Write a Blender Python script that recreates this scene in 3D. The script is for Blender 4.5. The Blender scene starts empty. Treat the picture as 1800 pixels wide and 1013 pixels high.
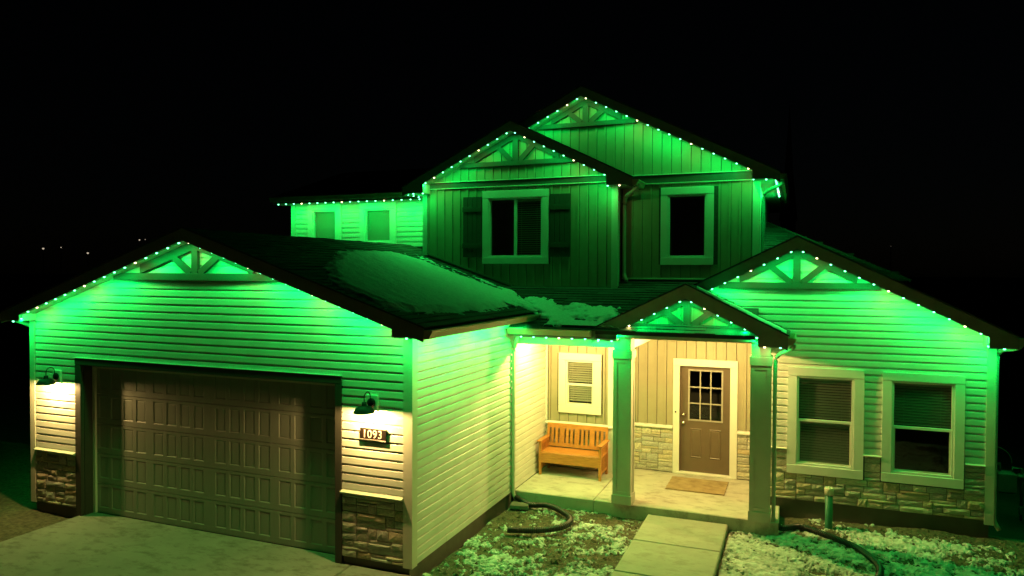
import bpy, math, random
import numpy as np
from mathutils import Vector, Matrix
random.seed(7); rng = np.random.default_rng(11)
S = bpy.context.scene; COL = S.collection

# ---------------------------------------------------------------- camera, sky, exposure
YAW, PIT, ROLL, FPX = 0.3771, 0.0214, 0.0048, 1255.1
cd = bpy.data.cameras.new('camera'); cam = bpy.data.objects.new('camera', cd); COL.objects.link(cam)
F = Vector((-math.sin(YAW)*math.cos(PIT), math.cos(YAW)*math.cos(PIT), -math.sin(PIT)))
R0 = Vector((math.cos(YAW), math.sin(YAW), 0)); U0 = R0.cross(F)
Rr = R0*math.cos(ROLL)+U0*math.sin(ROLL); Ur = -R0*math.sin(ROLL)+U0*math.cos(ROLL)
cam.matrix_world = Matrix(((Rr.x, Ur.x, -F.x, 4.547), (Rr.y, Ur.y, -F.y, -7.999), (Rr.z, Ur.z, -F.z, 3.661), (0, 0, 0, 1)))
cd.sensor_width = 36; cd.lens = 36*FPX/1800; cd.clip_end = 3000; cd.clip_start = .05
S.camera = cam
w = bpy.data.worlds.new('World'); S.world = w; w.use_nodes = True
nt = w.node_tree; bg = nt.nodes['Background']
sky = nt.nodes.new('ShaderNodeTexSky'); sky.sky_type = 'NISHITA'; sky.sun_disc = False
sky.sun_elevation = math.radians(12.0); sky.sun_rotation = math.radians(200)
nt.links.new(sky.outputs[0], bg.inputs[0]); bg.inputs[1].default_value = 0.00014
S.view_settings.view_transform = 'Standard'; S.view_settings.look = 'None'
S.view_settings.exposure = 0; S.view_settings.gamma = 1
S.render.engine = 'CYCLES'; S.cycles.use_denoising = True; S.cycles.max_bounces = 6; S.cycles.diffuse_bounces = 4
S.cycles.sample_clamp_indirect = 4

GREEN = (0.0, 1.0, 0.11); WARM = (1.0, 0.74, 0.26); PORCH = (1.0, 0.71, 0.21); SCONCE = (1.0, 0.65, 0.22)
BULB_W, PORCH_W, SCONCE_W = 3.3, 265.0, 112.0

# ---------------------------------------------------------------- materials
def mat(name, col, rough=.6, var=.08, scale=8, bump=0., bscale=60, metal=0., objvar=0., spec=.5, col2=None, stretch=None):
    m = bpy.data.materials.new(name); m.use_nodes = True; n = m.node_tree; b = n.nodes['Principled BSDF']
    b.inputs['Roughness'].default_value = rough; b.inputs['Metallic'].default_value = metal
    b.inputs['Specular IOR Level'].default_value = spec
    tc = n.nodes.new('ShaderNodeTexCoord'); src = tc.outputs['Object']
    if stretch:
        mp = n.nodes.new('ShaderNodeMapping'); mp.inputs['Scale'].default_value = stretch
        n.links.new(src, mp.inputs[0]); src = mp.outputs[0]
    nz = n.nodes.new('ShaderNodeTexNoise'); nz.inputs['Scale'].default_value = scale; nz.inputs['Detail'].default_value = 6
    n.links.new(src, nz.inputs['Vector'])
    rp = n.nodes.new('ShaderNodeValToRGB'); rp.color_ramp.elements[0].position = .3; rp.color_ramp.elements[1].position = .7
    c2 = col2 or tuple(min(1, c*(1+var)) for c in col); c1 = tuple(c*(1-var) for c in col) if not col2 else col
    rp.color_ramp.elements[0].color = (*c1, 1); rp.color_ramp.elements[1].color = (*c2, 1)
    n.links.new(nz.outputs[0], rp.inputs[0]); out = rp.outputs[0]
    if objvar:
        oi = n.nodes.new('ShaderNodeObjectInfo'); mr = n.nodes.new('ShaderNodeMapRange')
        mr.inputs[3].default_value = 1-objvar; mr.inputs[4].default_value = 1+objvar
        n.links.new(oi.outputs['Random'], mr.inputs[0])
        mx = n.nodes.new('ShaderNodeVectorMath'); mx.operation = 'SCALE'
        n.links.new(out, mx.inputs[0]); n.links.new(mr.outputs[0], mx.inputs['Scale']); out = mx.outputs[0]
    n.links.new(out, b.inputs['Base Color'])
    if bump:
        nb = n.nodes.new('ShaderNodeTexNoise'); nb.inputs['Scale'].default_value = bscale; nb.inputs['Detail'].default_value = 5
        n.links.new(src, nb.inputs['Vector'])
        bp = n.nodes.new('ShaderNodeBump'); bp.inputs['Strength'].default_value = bump; bp.inputs['Distance'].default_value = .01
        n.links.new(nb.outputs[0], bp.inputs['Height']); n.links.new(bp.outputs[0], b.inputs['Normal'])
    return m
def emis(name, col, st):
    m = bpy.data.materials.new(name); m.use_nodes = True; n = m.node_tree
    n.nodes.remove(n.nodes['Principled BSDF']); e = n.nodes.new('ShaderNodeEmission')
    e.inputs[0].default_value = (*col, 1); e.inputs[1].default_value = st
    n.links.new(e.outputs[0], n.nodes['Material Output'].inputs[0]); return m
def glassmat(name, tint=(.9, .95, .93)):
    m = bpy.data.materials.new(name); m.use_nodes = True; n = m.node_tree
    n.nodes.remove(n.nodes['Principled BSDF'])
    t = n.nodes.new('ShaderNodeBsdfTransparent'); t.inputs[0].default_value = (*tint, 1)
    g = n.nodes.new('ShaderNodeBsdfGlossy'); g.inputs['Roughness'].default_value = .02
    lw = n.nodes.new('ShaderNodeLayerWeight'); lw.inputs[0].default_value = .5
    pw_ = n.nodes.new('ShaderNodeMath'); pw_.operation = 'POWER'; pw_.inputs[1].default_value = 4; n.links.new(lw.outputs['Facing'], pw_.inputs[0])
    fr = n.nodes.new('ShaderNodeMath'); fr.operation = 'MULTIPLY_ADD'; fr.inputs[1].default_value = .85; fr.inputs[2].default_value = .06; n.links.new(pw_.outputs[0], fr.inputs[0])
    mx = n.nodes.new('ShaderNodeMixShader')
    n.links.new(fr.outputs[0], mx.inputs[0]); n.links.new(t.outputs[0], mx.inputs[1]); n.links.new(g.outputs[0], mx.inputs[2])
    n.links.new(mx.outputs[0], n.nodes['Material Output'].inputs[0]); return m
def concrete(name, col, stain=(.10, .085, .06), amt=.5):
    m = mat(name, col, .85, .1, 3, .25, 90); n = m.node_tree; b = n.nodes['Principled BSDF']
    base = b.inputs['Base Color'].links[0].from_socket
    tc = n.nodes.new('ShaderNodeTexCoord'); nz = n.nodes.new('ShaderNodeTexNoise')
    mp = n.nodes.new('ShaderNodeMapping'); mp.inputs['Scale'].default_value = (1.3, 2.4, 1); mp.inputs['Rotation'].default_value = (0, 0, .5)
    n.links.new(tc.outputs['Object'], mp.inputs[0]); n.links.new(mp.outputs[0], nz.inputs['Vector'])
    nz.inputs['Scale'].default_value = 2.6; nz.inputs['Detail'].default_value = 9; nz.inputs['Roughness'].default_value = .72
    rp = n.nodes.new('ShaderNodeValToRGB'); rp.color_ramp.elements[0].position = .50; rp.color_ramp.elements[1].position = .64
    rp.color_ramp.elements[0].color = (0, 0, 0, 1); rp.color_ramp.elements[1].color = (amt, amt, amt, 1)
    n.links.new(nz.outputs[0], rp.inputs[0])
    mx = n.nodes.new('ShaderNodeMix'); mx.data_type = 'RGBA'; mx.inputs[7].default_value = (*stain, 1)
    n.links.new(rp.outputs[0], mx.inputs[0]); n.links.new(base, mx.inputs[6]); n.links.new(mx.outputs[2], b.inputs['Base Color'])
    n2 = n.nodes.new('ShaderNodeTexNoise'); n2.inputs['Scale'].default_value = 7; n2.inputs['Detail'].default_value = 8; n2.inputs['Roughness'].default_value = .8
    m2 = n.nodes.new('ShaderNodeMapping'); m2.inputs['Scale'].default_value = (.8, 2.2, 1); m2.inputs['Rotation'].default_value = (0, 0, .6)
    n.links.new(tc.outputs['Object'], m2.inputs[0]); n.links.new(m2.outputs[0], n2.inputs['Vector'])
    r2 = n.nodes.new('ShaderNodeValToRGB'); r2.color_ramp.elements[0].position = .615; r2.color_ramp.elements[1].position = .66
    r2.color_ramp.elements[0].color = (0, 0, 0, 1); r2.color_ramp.elements[1].color = (amt, amt, amt, 1); n.links.new(n2.outputs[0], r2.inputs[0])
    mz_ = n.nodes.new('ShaderNodeMix'); mz_.data_type = 'RGBA'; mz_.inputs[7].default_value = (stain[0]*.45, stain[1]*.45, stain[2]*.4, 1)
    n.links.new(r2.outputs[0], mz_.inputs[0]); n.links.new(mx.outputs[2], mz_.inputs[6]); n.links.new(mz_.outputs[2], b.inputs['Base Color'])
    return m
def islandmat(name, c1, c2, rough=.9, bump=.5, bscale=120):
    m = mat(name, c1, rough, .25, 25, bump, bscale); n = m.node_tree; b = n.nodes['Principled BSDF']
    base = b.inputs['Base Color'].links[0].from_socket
    g = n.nodes.new('ShaderNodeNewGeometry'); mr = n.nodes.new('ShaderNodeMapRange'); mr.inputs[3].default_value = .55; mr.inputs[4].default_value = 1.6
    n.links.new(g.outputs['Random Per Island'], mr.inputs[0])
    mx = n.nodes.new('ShaderNodeVectorMath'); mx.operation = 'SCALE'
    n.links.new(base, mx.inputs[0]); n.links.new(mr.outputs[0], mx.inputs['Scale']); n.links.new(mx.outputs[0], b.inputs['Base Color'])
    return m

M = dict(
 siding=mat('white_vinyl_siding', (.66, .64, .58), .45, .07, 3, .05, 7, objvar=.045),
 tan=mat('tan_board_siding', (.34, .30, .20), .55, .05, 6, .08, 50, objvar=.03),
 trim=mat('white_trim', (.74, .72, .67), .45, .03, 6, .04, 50),
 cornerm=mat('cream_corner_board', (.62, .58, .50), .5, .03, 6, .04, 50),
 columnm=mat('column_paint', (.46, .43, .37), .5, .05, 5, .08, 40),
 taupe=mat('taupe_timber', (.065, .058, .048), .6, .12, 6, .15, 30),
 band=mat('brown_band_board', (.085, .075, .062), .55, .12, 8, .1, 30),
 fascia=mat('brown_fascia', (.25, .22, .185), .6, .1, 8, .08, 30),
 soffit=mat('soffit', (.5, .47, .41), .6, .04, 8, 0),
 gutter=mat('tan_gutter', (.52, .43, .28), .35, .05, 5, .03, 20, spec=.6),
 spout=mat('downspout_metal', (.52, .48, .40), .4, .04, 6, .03, 20),
 darktrim=mat('dark_door_trim', (.05, .043, .035), .6, .1, 6, .05, 30),
 gdoor=mat('garage_door_paint', (.27, .285, .24), .5, .05, 30, .12, 150, stretch=(1, 1, .1)),
 stone=mat('ledge_stone', (.36, .33, .27), .9, .3, 7, .5, 40, objvar=.16, col2=(.64, .60, .50)),
 mortar=mat('dark_mortar_and_gap_shade', (.075, .066, .055), .95, .2, 20, .4, 60),
 found=mat('foundation_concrete', (.13, .115, .095), .9, .15, 5, .3, 60),
 shingle=islandmat('roof_shingle', (.045, .043, .04), (.08, .08, .08)),
 deck=mat('roof_deck', (.03, .028, .026), .9, .1, 9, 0),
 door=mat('brown_door_paint', (.13, .092, .062), .4, .05, 7, .05, 60),
 doortrim=mat('grille_grey', (.34, .31, .27), .5, .05, 7, 0),
 metal=mat('brushed_nickel', (.6, .55, .48), .25, .05, 9, 0, metal=1),
 black=mat('matte_black_metal', (.009, .008, .008), .6, .1, 9, .05, 60, spec=.2),
 bench=mat('orange_pine', (.42, .15, .032), .45, .1, 6, .15, 25, objvar=.14, stretch=(1.2, 7, 7), col2=(.60, .24, .055)),
 mat_=mat('coir_mat', (.26, .18, .085), .95, .2, 6, .9, 300, col2=(.44, .33, .17)),
 conc=concrete('driveway_concrete', (.22, .21, .18), (.10, .088, .062), amt=.75),
 porchc=concrete('porch_concrete', (.47, .44, .37), (.16, .13, .09), .5),
 walk=concrete('walkway_concrete', (.40, .38, .31), (.17, .14, .09), .35),
 soil=mat('soil', (.05, .040, .026), .97, .3, 16, .9, 80, col2=(.15, .118, .072)),
 straw=mat('straw', (.30, .23, .11), .9, .3, 20, 0),
 far=mat('night_ground', (.03, .03, .024), .97, .3, 2, .3, 8),
 snow=mat('old_snow', (.38, .365, .315), .85, .06, 9, .8, 120, col2=(.80, .80, .78)),
 rsnow=mat('roof_snow', (.74, .76, .76), .8, .06, 24, .9, 60, col2=(.92, .93, .93)),
 hose=mat('corrugated_black_plastic', (.012, .012, .012), .4, .1, 8, 0),
 pvcg=mat('green_pvc', (.025, .17, .095), .4, .06, 6, .03, 30),
 pvcw=mat('white_pvc', (.62, .58, .47), .5, .06, 9, .1, 40),
 blind=mat('blind_slat', (.72, .70, .62), .5, .03, 6, 0),
 blindt=mat('tan_blind_slat', (.36, .33, .25), .5, .03, 6, 0),
 blindd=mat('dark_blind_slat', (.10, .095, .085), .5, .05, 6, 0),
 room=mat('dark_room', (.06, .05, .045), .9, .2, 3, 0),
 glass=glassmat('window_glass'), screen=glassmat('screened_glass', (.52, .53, .52)),
 sign=mat('sign_black', (.015, .008, .006), .4, .2, 20, 0),
 num=mat('sign_numerals', (.55, .43, .38), .4, .05, 9, 0),
 meter=mat('meter_grey', (.09, .10, .095), .5, .15, 9, .05, 40),
 bark=mat('distant_dark', (.02, .02, .02), .9, .2, 3, 0),
 gbulb=emis('green_led', (.13, 1.0, .40), 10), wbulb=emis('warm_led', (1.0, .78, .38), 9),
 lens=emis('warm_lamp_glass', (1.0, .8, .45), 6), far_lamp=emis('far_lamp', (1.0, .82, .6), .55), dim_lamp=emis('dim_far_lamp', (1.0, .82, .6), .08),
)

n = M['stone'].node_tree; pb = n.nodes['Principled BSDF']; src = pb.inputs['Base Color'].links[0].from_socket
oi = n.nodes.new('ShaderNodeObjectInfo'); cr = n.nodes.new('ShaderNodeValToRGB'); cr.color_ramp.interpolation = 'CONSTANT'
for p_, c_ in ((0, (1, 1, 1)), (.3, (.92, .96, 1.02)), (.5, (1.06, .97, .84)), (.68, (.74, .73, .72)), (.82, (1.12, 1.08, 1.0)), (.93, (.86, .74, .6))):
    e_ = cr.color_ramp.elements[0] if p_ == 0 else cr.color_ramp.elements.new(p_)
    e_.position = p_; e_.color = (*c_, 1)
cr.color_ramp.elements.remove(cr.color_ramp.elements[-1])
n.links.new(oi.outputs['Random'], cr.inputs[0]); mu = n.nodes.new('ShaderNodeVectorMath'); mu.operation = 'MULTIPLY'
n.links.new(src, mu.inputs[0]); n.links.new(cr.outputs[0], mu.inputs[1]); n.links.new(mu.outputs[0], pb.inputs['Base Color'])

# ---------------------------------------------------------------- mesh helpers
class B:
    def __init__(s): s.v = []; s.f = []; s.mi = []; s.cur = 0
    def poly(s, pts):
        i = len(s.v); s.v += [tuple(p) for p in pts]; s.f.append(tuple(range(i, i+len(pts)))); s.mi.append(s.cur); return s
    def hexa(s, p):   # 8 pts: bottom 0-3 ccw, top 4-7
        i = len(s.v); s.v += [tuple(q) for q in p]
        for q in ((0, 3, 2, 1), (4, 5, 6, 7), (0, 1, 5, 4), (1, 2, 6, 5), (2, 3, 7, 6), (3, 0, 4, 7)):
            s.f.append(tuple(i+k for k in q)); s.mi.append(s.cur)
        return s
    def box(s, x0, x1, y0, y1, z0, z1):
        return s.hexa([(x0, y0, z0), (x1, y0, z0), (x1, y1, z0), (x0, y1, z0), (x0, y0, z1), (x1, y0, z1), (x1, y1, z1), (x0, y1, z1)])
    def bbox(s, x0, x1, y0, y1, z0, z1, c=.006):   # box with chamfered vertical + horizontal front edges
        i = len(s.v)
        for z, e in ((z0, c), (z0+c, 0), (z1-c, 0), (z1, c)):
            s.v += [(x0+e, y0+e, z), (x1-e, y0+e, z), (x1-e, y1-e, z), (x0+e, y1-e, z)]
        for k in range(3):
            for j in range(4):
                a = i+4*k+j; b = i+4*k+(j+1) % 4; s.f.append((a, b, b+4, a+4)); s.mi.append(s.cur)
        s.f.append((i+3, i+2, i+1, i)); s.f.append((i+12, i+13, i+14, i+15)); s.mi += [s.cur]*2
        return s
    def prism(s, pts, d):   # polygon pts extruded by vector d
        i = len(s.v); n = len(pts); d = Vector(d)
        s.v += [tuple(p) for p in pts]+[tuple(Vector(p)+d) for p in pts]
        s.f.append(tuple(range(i, i+n))); s.f.append(tuple(range(i+2*n-1, i+n-1, -1))); s.mi += [s.cur]*2
        for k in range(n):
            a = i+k; b = i+(k+1) % n; s.f.append((a, a+n, b+n, b)); s.mi.append(s.cur)
        return s
    def tube(s, path, r, seg=8, r2=None, caps=True, rfun=None):
        path = [Vector(p) for p in path]; rings = []; up = Vector((0, 0, 1))
        for k, p in enumerate(path):
            t = (path[min(k+1, len(path)-1)]-path[max(k-1, 0)]).normalized()
            a = t.cross(up) if abs(t.z) < .95 else t.cross(Vector((1, 0, 0)))
            a.normalize(); b = a.cross(t).normalized()
            ra = rfun(k) if rfun else r; rb = (r2 if r2 else ra)
            i = len(s.v)
            for j in range(seg):
                an = 2*math.pi*(j+.5)/seg
                s.v.append(tuple(p+a*ra*math.cos(an)+b*rb*math.sin(an)))
            rings.append(i)
        for k in range(len(rings)-1):
            for j in range(seg):
                a, b = rings[k]+j, rings[k]+(j+1) % seg; c, d = rings[k+1]+(j+1) % seg, rings[k+1]+j
                s.f.append((a, b, c, d)); s.mi.append(s.cur)
        if caps:
            s.f.append(tuple(rings[0]+j for j in range(seg-1, -1, -1))); s.f.append(tuple(rings[-1]+j for j in range(seg))); s.mi += [s.cur]*2
        return s
    def lathe(s, prof, c=(0, 0, 0), seg=20, cap0=False, cap1=False):
        rings = []
        for r, z in prof:
            i = len(s.v); rings.append(i)
            for j in range(seg):
                an = 2*math.pi*j/seg; s.v.append((c[0]+r*math.cos(an), c[1]+r*math.sin(an), c[2]+z))
        for k in range(len(rings)-1):
            for j in range(seg):
                s.f.append((rings[k]+j, rings[k]+(j+1) % seg, rings[k+1]+(j+1) % seg, rings[k+1]+j)); s.mi.append(s.cur)
        if cap0: s.f.append(tuple(rings[0]+j for j in range(seg-1, -1, -1))); s.mi.append(s.cur)
        if cap1: s.f.append(tuple(rings[-1]+j for j in range(seg))); s.mi.append(s.cur)
        return s
    def mesh(s, name, mats, smooth=False):
        me = bpy.data.meshes.new(name); me.from_pydata(s.v, [], s.f)
        for m in (mats if isinstance(mats, (list, tuple)) else [mats]): me.materials.append(M[m] if isinstance(m, str) else m)
        if any(s.mi): me.polygons.foreach_set('material_index', s.mi)
        if smooth: me.polygons.foreach_set('use_smooth', [True]*len(s.f))
        me.update(); return me
    def obj(s, name, mats, parent=None, smooth=False, loc=None):
        return link(name, s.mesh(name, mats, smooth), parent, loc)
def link(name, me, parent=None, loc=None, rz=0, scale=None):
    o = bpy.data.objects.new(name, me); COL.objects.link(o)
    if parent is not None: o.parent = parent
    if loc is not None: o.location = loc
    if rz: o.rotation_euler = (0, 0, rz)
    if scale is not None: o.scale = scale
    return o
def tag(o, label, cat, group=None, kind=None):
    if label: o['label'] = label
    if cat: o['category'] = cat
    if group: o['group'] = group
    if kind: o['kind'] = kind
    return o
def thing(name, label, cat, loc=(0, 0, 0), rz=0, group=None):
    return tag(link(name, None, None, loc, rz), label, cat, group)
def structure(o): o['kind'] = 'structure'; return o
def stuffpart(o): o['kind'] = 'stuff'; return o
def plight(name, parent, loc, col, watts, radius=.02):
    l = bpy.data.lights.new(name, 'POINT'); l.color = col; l.energy = watts; l.shadow_soft_size = radius
    o = bpy.data.objects.new(name, l); COL.objects.link(o); o.parent = parent; o.location = loc; return o

def dlight(name, parent, loc, col, watts, size=.036, rot=(0, 0)):   # downward LED puck
    l = bpy.data.lights.new(name, 'AREA'); l.shape = 'DISK'; l.size = size; l.color = col; l.energy = watts
    o = bpy.data.objects.new(name, l); COL.objects.link(o); o.parent = parent; o.location = loc; o.rotation_euler = (rot[0], rot[1], 0); return o

# value noise
_lat = rng.random((256, 256))
def vn(x, y):
    xi = np.floor(x).astype(int); yi = np.floor(y).astype(int); fx = x-xi; fy = y-yi
    fx = fx*fx*(3-2*fx); fy = fy*fy*(3-2*fy)
    g = lambda a, b: _lat[a % 256, b % 256]
    return (g(xi, yi)*(1-fx)+g(xi+1, yi)*fx)*(1-fy)+(g(xi, yi+1)*(1-fx)+g(xi+1, yi+1)*fx)*fy
def fbm(x, y, f=1., o=4, gain=.5):
    s = 0; a = 1; t = 0
    for k in range(o): s = s+a*vn(x*f+17.3*k, y*f+9.1*k); t += a; a *= gain; f *= 2.03
    return s/t

LAP, RIB = .1143, .182
# ================================================================ GROUND
def gz(x, y):
    base = -.36+.10*np.clip((x-3.9)/2.5, 0, 1)*np.clip((y-2.2)/2, 0, 1)+.05*np.clip((-6.2-x)/1., 0, 1)
    return base
ground = B()
ground.poly([(-900, -300, -.45), (900, -300, -.45), (900, 1500, -.45), (-900, 1500, -.45)])
structure(ground.obj('ground', 'far'))
def field(x0, x1, y0, y1, st, hf):
    xs = np.arange(x0, x1+st/2, st); ys = np.arange(y0, y1+st/2, st); X, Y = np.meshgrid(xs, ys); Z = hf(X, Y)
    ny, nx = X.shape; idx = np.arange(nx*ny).reshape(ny, nx)
    q = np.stack([idx[:-1, :-1], idx[:-1, 1:], idx[1:, 1:], idx[1:, :-1]], -1).reshape(-1, 4)
    return np.stack([X, Y, Z], -1).reshape(-1, 3), q, X, Y, Z
def npmesh(name, v, q, m, smooth=True):
    used = np.zeros(len(v), bool); used[q.ravel()] = True; re = np.cumsum(used)-1
    v = v[used]; q = re[q]
    me = bpy.data.meshes.new(name); me.vertices.add(len(v)); me.vertices.foreach_set('co', v.ravel())
    me.loops.add(q.size); me.loops.foreach_set('vertex_index', q.ravel().astype(np.int32))
    me.polygons.add(len(q)); me.polygons.foreach_set('loop_start', np.arange(0, q.size, 4, dtype=np.int32))
    me.update(calc_edges=True); me.materials.append(M[m])
    me.polygons.foreach_set('use_smooth', [smooth]*len(q)); me.update(); return me
def soilh(X, Y): return gz(X, Y)+.07*(fbm(X, Y, 2.0, 3)-.5)+.035*(fbm(X, Y, 9, 3)-.5)+.016*(fbm(X+5, Y, 30, 2)-.5)
v, q, X, Y, Z = field(.03, 9.6, -2.4, 4.60, .0185, soilh)
sl = link('garden_soil', npmesh('garden_soil', v, q, 'soil', False)); structure(sl)
v2, q2, X2, Y2, Z2 = field(-14, -5.9, -4, 3, .05, lambda X, Y: soilh(X, Y)+.10*np.exp(-((X+6.7)**2/.5+(Y+.75)**2/.3)))
structure(link('side_yard_soil', npmesh('side_yard_soil', v2, q2, 'soil', False)))
# snow crust over the soil
def smooth(e0, e1, x): t = np.clip((x-e0)/(e1-e0), 0, 1); return t*t*(3-2*t)
def snowcover(X, Y):
    a = np.clip(.56-.26*smooth(2.6, 3.4, Y)-.45*smooth(.75, .1, X)*1.0, 0, 1)          # garden beside the garage
    a = a*(X < 2.42)+(X >= 2.42)*(X < 3.6)*.0
    r = .86-.30*smooth(3.5, 4.2, Y)
    r = r-.25*smooth(5.9, 7.4, X)+.1*smooth(3.4, 3.0, Y)
    hosed = np.abs((Y-4.4)+.82*(X-4.3))
    r = r-.55*smooth(.55, .2, hosed)*(Y > 3.0)*0.6-.5*smooth(4.0, 4.35, Y)
    a = np.where(X > 3.6, r, a)
    return a
def snowh(X, Y):
    n = .33*fbm(X*.8, Y, 1.8, 3)+.25*fbm(X+3, Y+8, 7, 3)+.42*fbm(X+9, Y+2, 19, 3, .8)
    d = snowcover(X, Y)-(n-.5)*4.8-.54
    lump = .7+.6*fbm(X, Y, 13, 3)
    return np.where(d > 0, .003+np.minimum(d*.05, .026)*lump, -.02), d
h, d = snowh(X, Y)
inside = (X > 2.39)*(X < 3.65)*(Y < 3.6)
h = np.where(inside, -.05, h)
vs = np.stack([X, Y, Z+h+.006*(fbm(X, Y, 38, 2)-.4)*(h > 0)], -1).reshape(-1, 3)
on = (h.ravel() > 0)[q].any(1)
tag(link('snow', npmesh('snow', vs, q[on], 'snow', False)), 'patchy crusted old snow lying over the garden soil', 'snow', kind='stuff')
# clods, pebbles and straw on the soil
cb = B()
for k in range(4200):
    x = random.uniform(.1, 8.8); y = random.uniform(-1.5, 4.35)
    if 2.3 < x < 3.7 and y < 3.7: continue
    if x < 4.4 and y > 3.5: continue
    r = random.uniform(.008, .03)*(1.6 if random.random() < .08 else 1)
    z = float(soilh(np.array([x]), np.array([y]))[0]); i = len(cb.v)
    a0 = random.random()*6
    for j in range(4):
        an = a0+j*math.pi/2; rr = r*random.uniform(.7, 1.3); cb.v.append((x+rr*math.cos(an), y+rr*math.sin(an), z+r*.2))
    cb.v.append((x+random.uniform(-.4, .4)*r, y+random.uniform(-.4, .4)*r, z+r*random.uniform(.7, 1.2)))
    for j in range(4): cb.f.append((i+j, i+(j+1) % 4, i+4)); cb.mi.append(0)
tag(cb.obj('soil_clods', 'soil'), 'loose dark clods of soil strewn over the front garden', 'soil', kind='stuff')

sb_ = B()
for k in range(2600):
    x = random.uniform(.1, 8.8); y = random.uniform(-1.5, 4.3)
    if 2.3 < x < 3.7 and y < 3.7 or (x < 4.4 and y > 3.45): continue
    z = float(soilh(np.array([x]), np.array([y]))[0]); an = random.random()*6.3; l = random.uniform(.03, .11); t_ = random.uniform(.05, .7)
    dx, dy, dz_ = l*math.cos(an)*math.cos(t_), l*math.sin(an)*math.cos(t_), l*math.sin(t_)
    sb_.poly([(x, y, z), (x+.004*math.sin(an), y-.004*math.cos(an), z), (x+dx, y+dy, z+dz_+.01)])
tag(sb_.obj('dead_grass', 'straw'), 'dry straw and dead grass stems scattered over the soil', 'dead grass', kind='stuff')

# driveway, walkway, porch slab
dr = structure(thing('driveway', None, None)); 
def slab(name, x0, x1, y0, y1, z, t, m, parent, c=.012):
    b = B(); b.bbox(x0, x1, y0, y1, z-t, z, c); return b.obj(name, m, parent)
slab('slab', -6.02, -.90, -7.2, .30, -.24, .2, 'conc', dr); slab('slab', -.885, .03, -7.2, -.012, -.236, .2, 'conc', dr)
slab('slab', -6.02, -.90, -14, -7.215, -.24, .2, 'conc', dr); slab('slab', -.885, .03, -14, -7.215, -.236, .2, 'conc', dr)
pw = structure(thing('path', None, None))
for y0, y1 in ((2.36, 3.54), (1.18, 2.348), (0, 1.168), (-1.18, -.012)):
    slab('slab', 2.37, 3.62, y0, y1, -.25+random.uniform(-.004, .004), .2, 'walk', pw, .015)
pp = structure(thing('pavement', None, None))
slab('slab', .02, 1.445, 3.56, 5.38, -.14, .5, 'porchc', pp); slab('slab', 1.455, 4.02, 3.56, 5.76, -.14, .5, 'porchc', pp)
slab('slab', 4.022, 4.36, 3.56, 4.44, -.141, .5, 'porchc', pp)

# ================================================================ HOUSE
house = thing('house', 'two storey house with white lap siding, tan gables and green roofline lights', 'house')
def wallbox(name, boxes, m='mortar', tri=None):
    b = B()
    for q in boxes: b.box(*q)
    for pts, dvec in (tri or []): b.prism(pts, dvec)
    return b.obj(name, m, house)
class Fr:   # wall frame: origin, along-axis A, outward normal N
    def __init__(s, o, A, N): s.o = Vector(o); s.A = Vector(A); s.N = Vector(N)
    def p(s, a, n, z): return s.o+s.A*a+s.N*n+Vector((0, 0, z))
PROF = ((0, 0, .002), (0, 0, .0225), (0, .076, .019), (0, .086, .007), (0, LAP, .003))
def siding(parent, fr, z0, z1, ext, holes=(), name='siding_plank'):
    n = int(math.ceil((z1-z0)/LAP-1e-6))
    for i in range(n):
        za = z0+i*LAP; zc = za+LAP*.45
        ivs = [(lambda z: ext(z)[0], lambda z: ext(z)[1])]
        lo, hi = ext(zc)
        if hi-lo < .06: continue
        cuts = [(h[0], h[1]) for h in holes if za > h[2]-.09 and za+LAP < h[3]+.02 and h[1] > lo and h[0] < hi]
        segs = []; cur = None
        pts = sorted(cuts); left = None
        for c0, c1 in pts:
            segs.append((left, c0)); left = c1
        segs.append((left, None))
        for a, b_ in segs:
            fa = (lambda z, a=a: a) if a is not None else ivs[0][0]; fb = (lambda z, b_=b_: b_) if b_ is not None else ivs[0][1]
            if fb(zc)-fa(zc) < .04: continue
            parts = [(fa, fb, 0)]
            if fb(zc)-fa(zc) > 2.4:      # full-length panels are lapped end to end
                xm = fa(zc)+(fb(zc)-fa(zc))*random.uniform(.25, .75)
                parts = [(fa, (lambda z, xm=xm: xm), 0), ((lambda z, xm=xm: xm-.012), fb, .0016)]
            for fa_, fb_, lift in parts:
                b = B(); L = []; Rr_ = []
                for _, dz, out in PROF:
                    z = min(za+dz, z1); L.append(fr.p(fa_(z), out+lift, z)); Rr_.append(fr.p(max(fb_(z), fa_(z)+.002), out+lift, z))
                for k in range(4): b.poly([L[k], Rr_[k], Rr_[k+1], L[k+1]])
                b.poly(L[::-1]+[]); b.poly(Rr_)
                b.obj(name, 'siding', parent)
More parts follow.
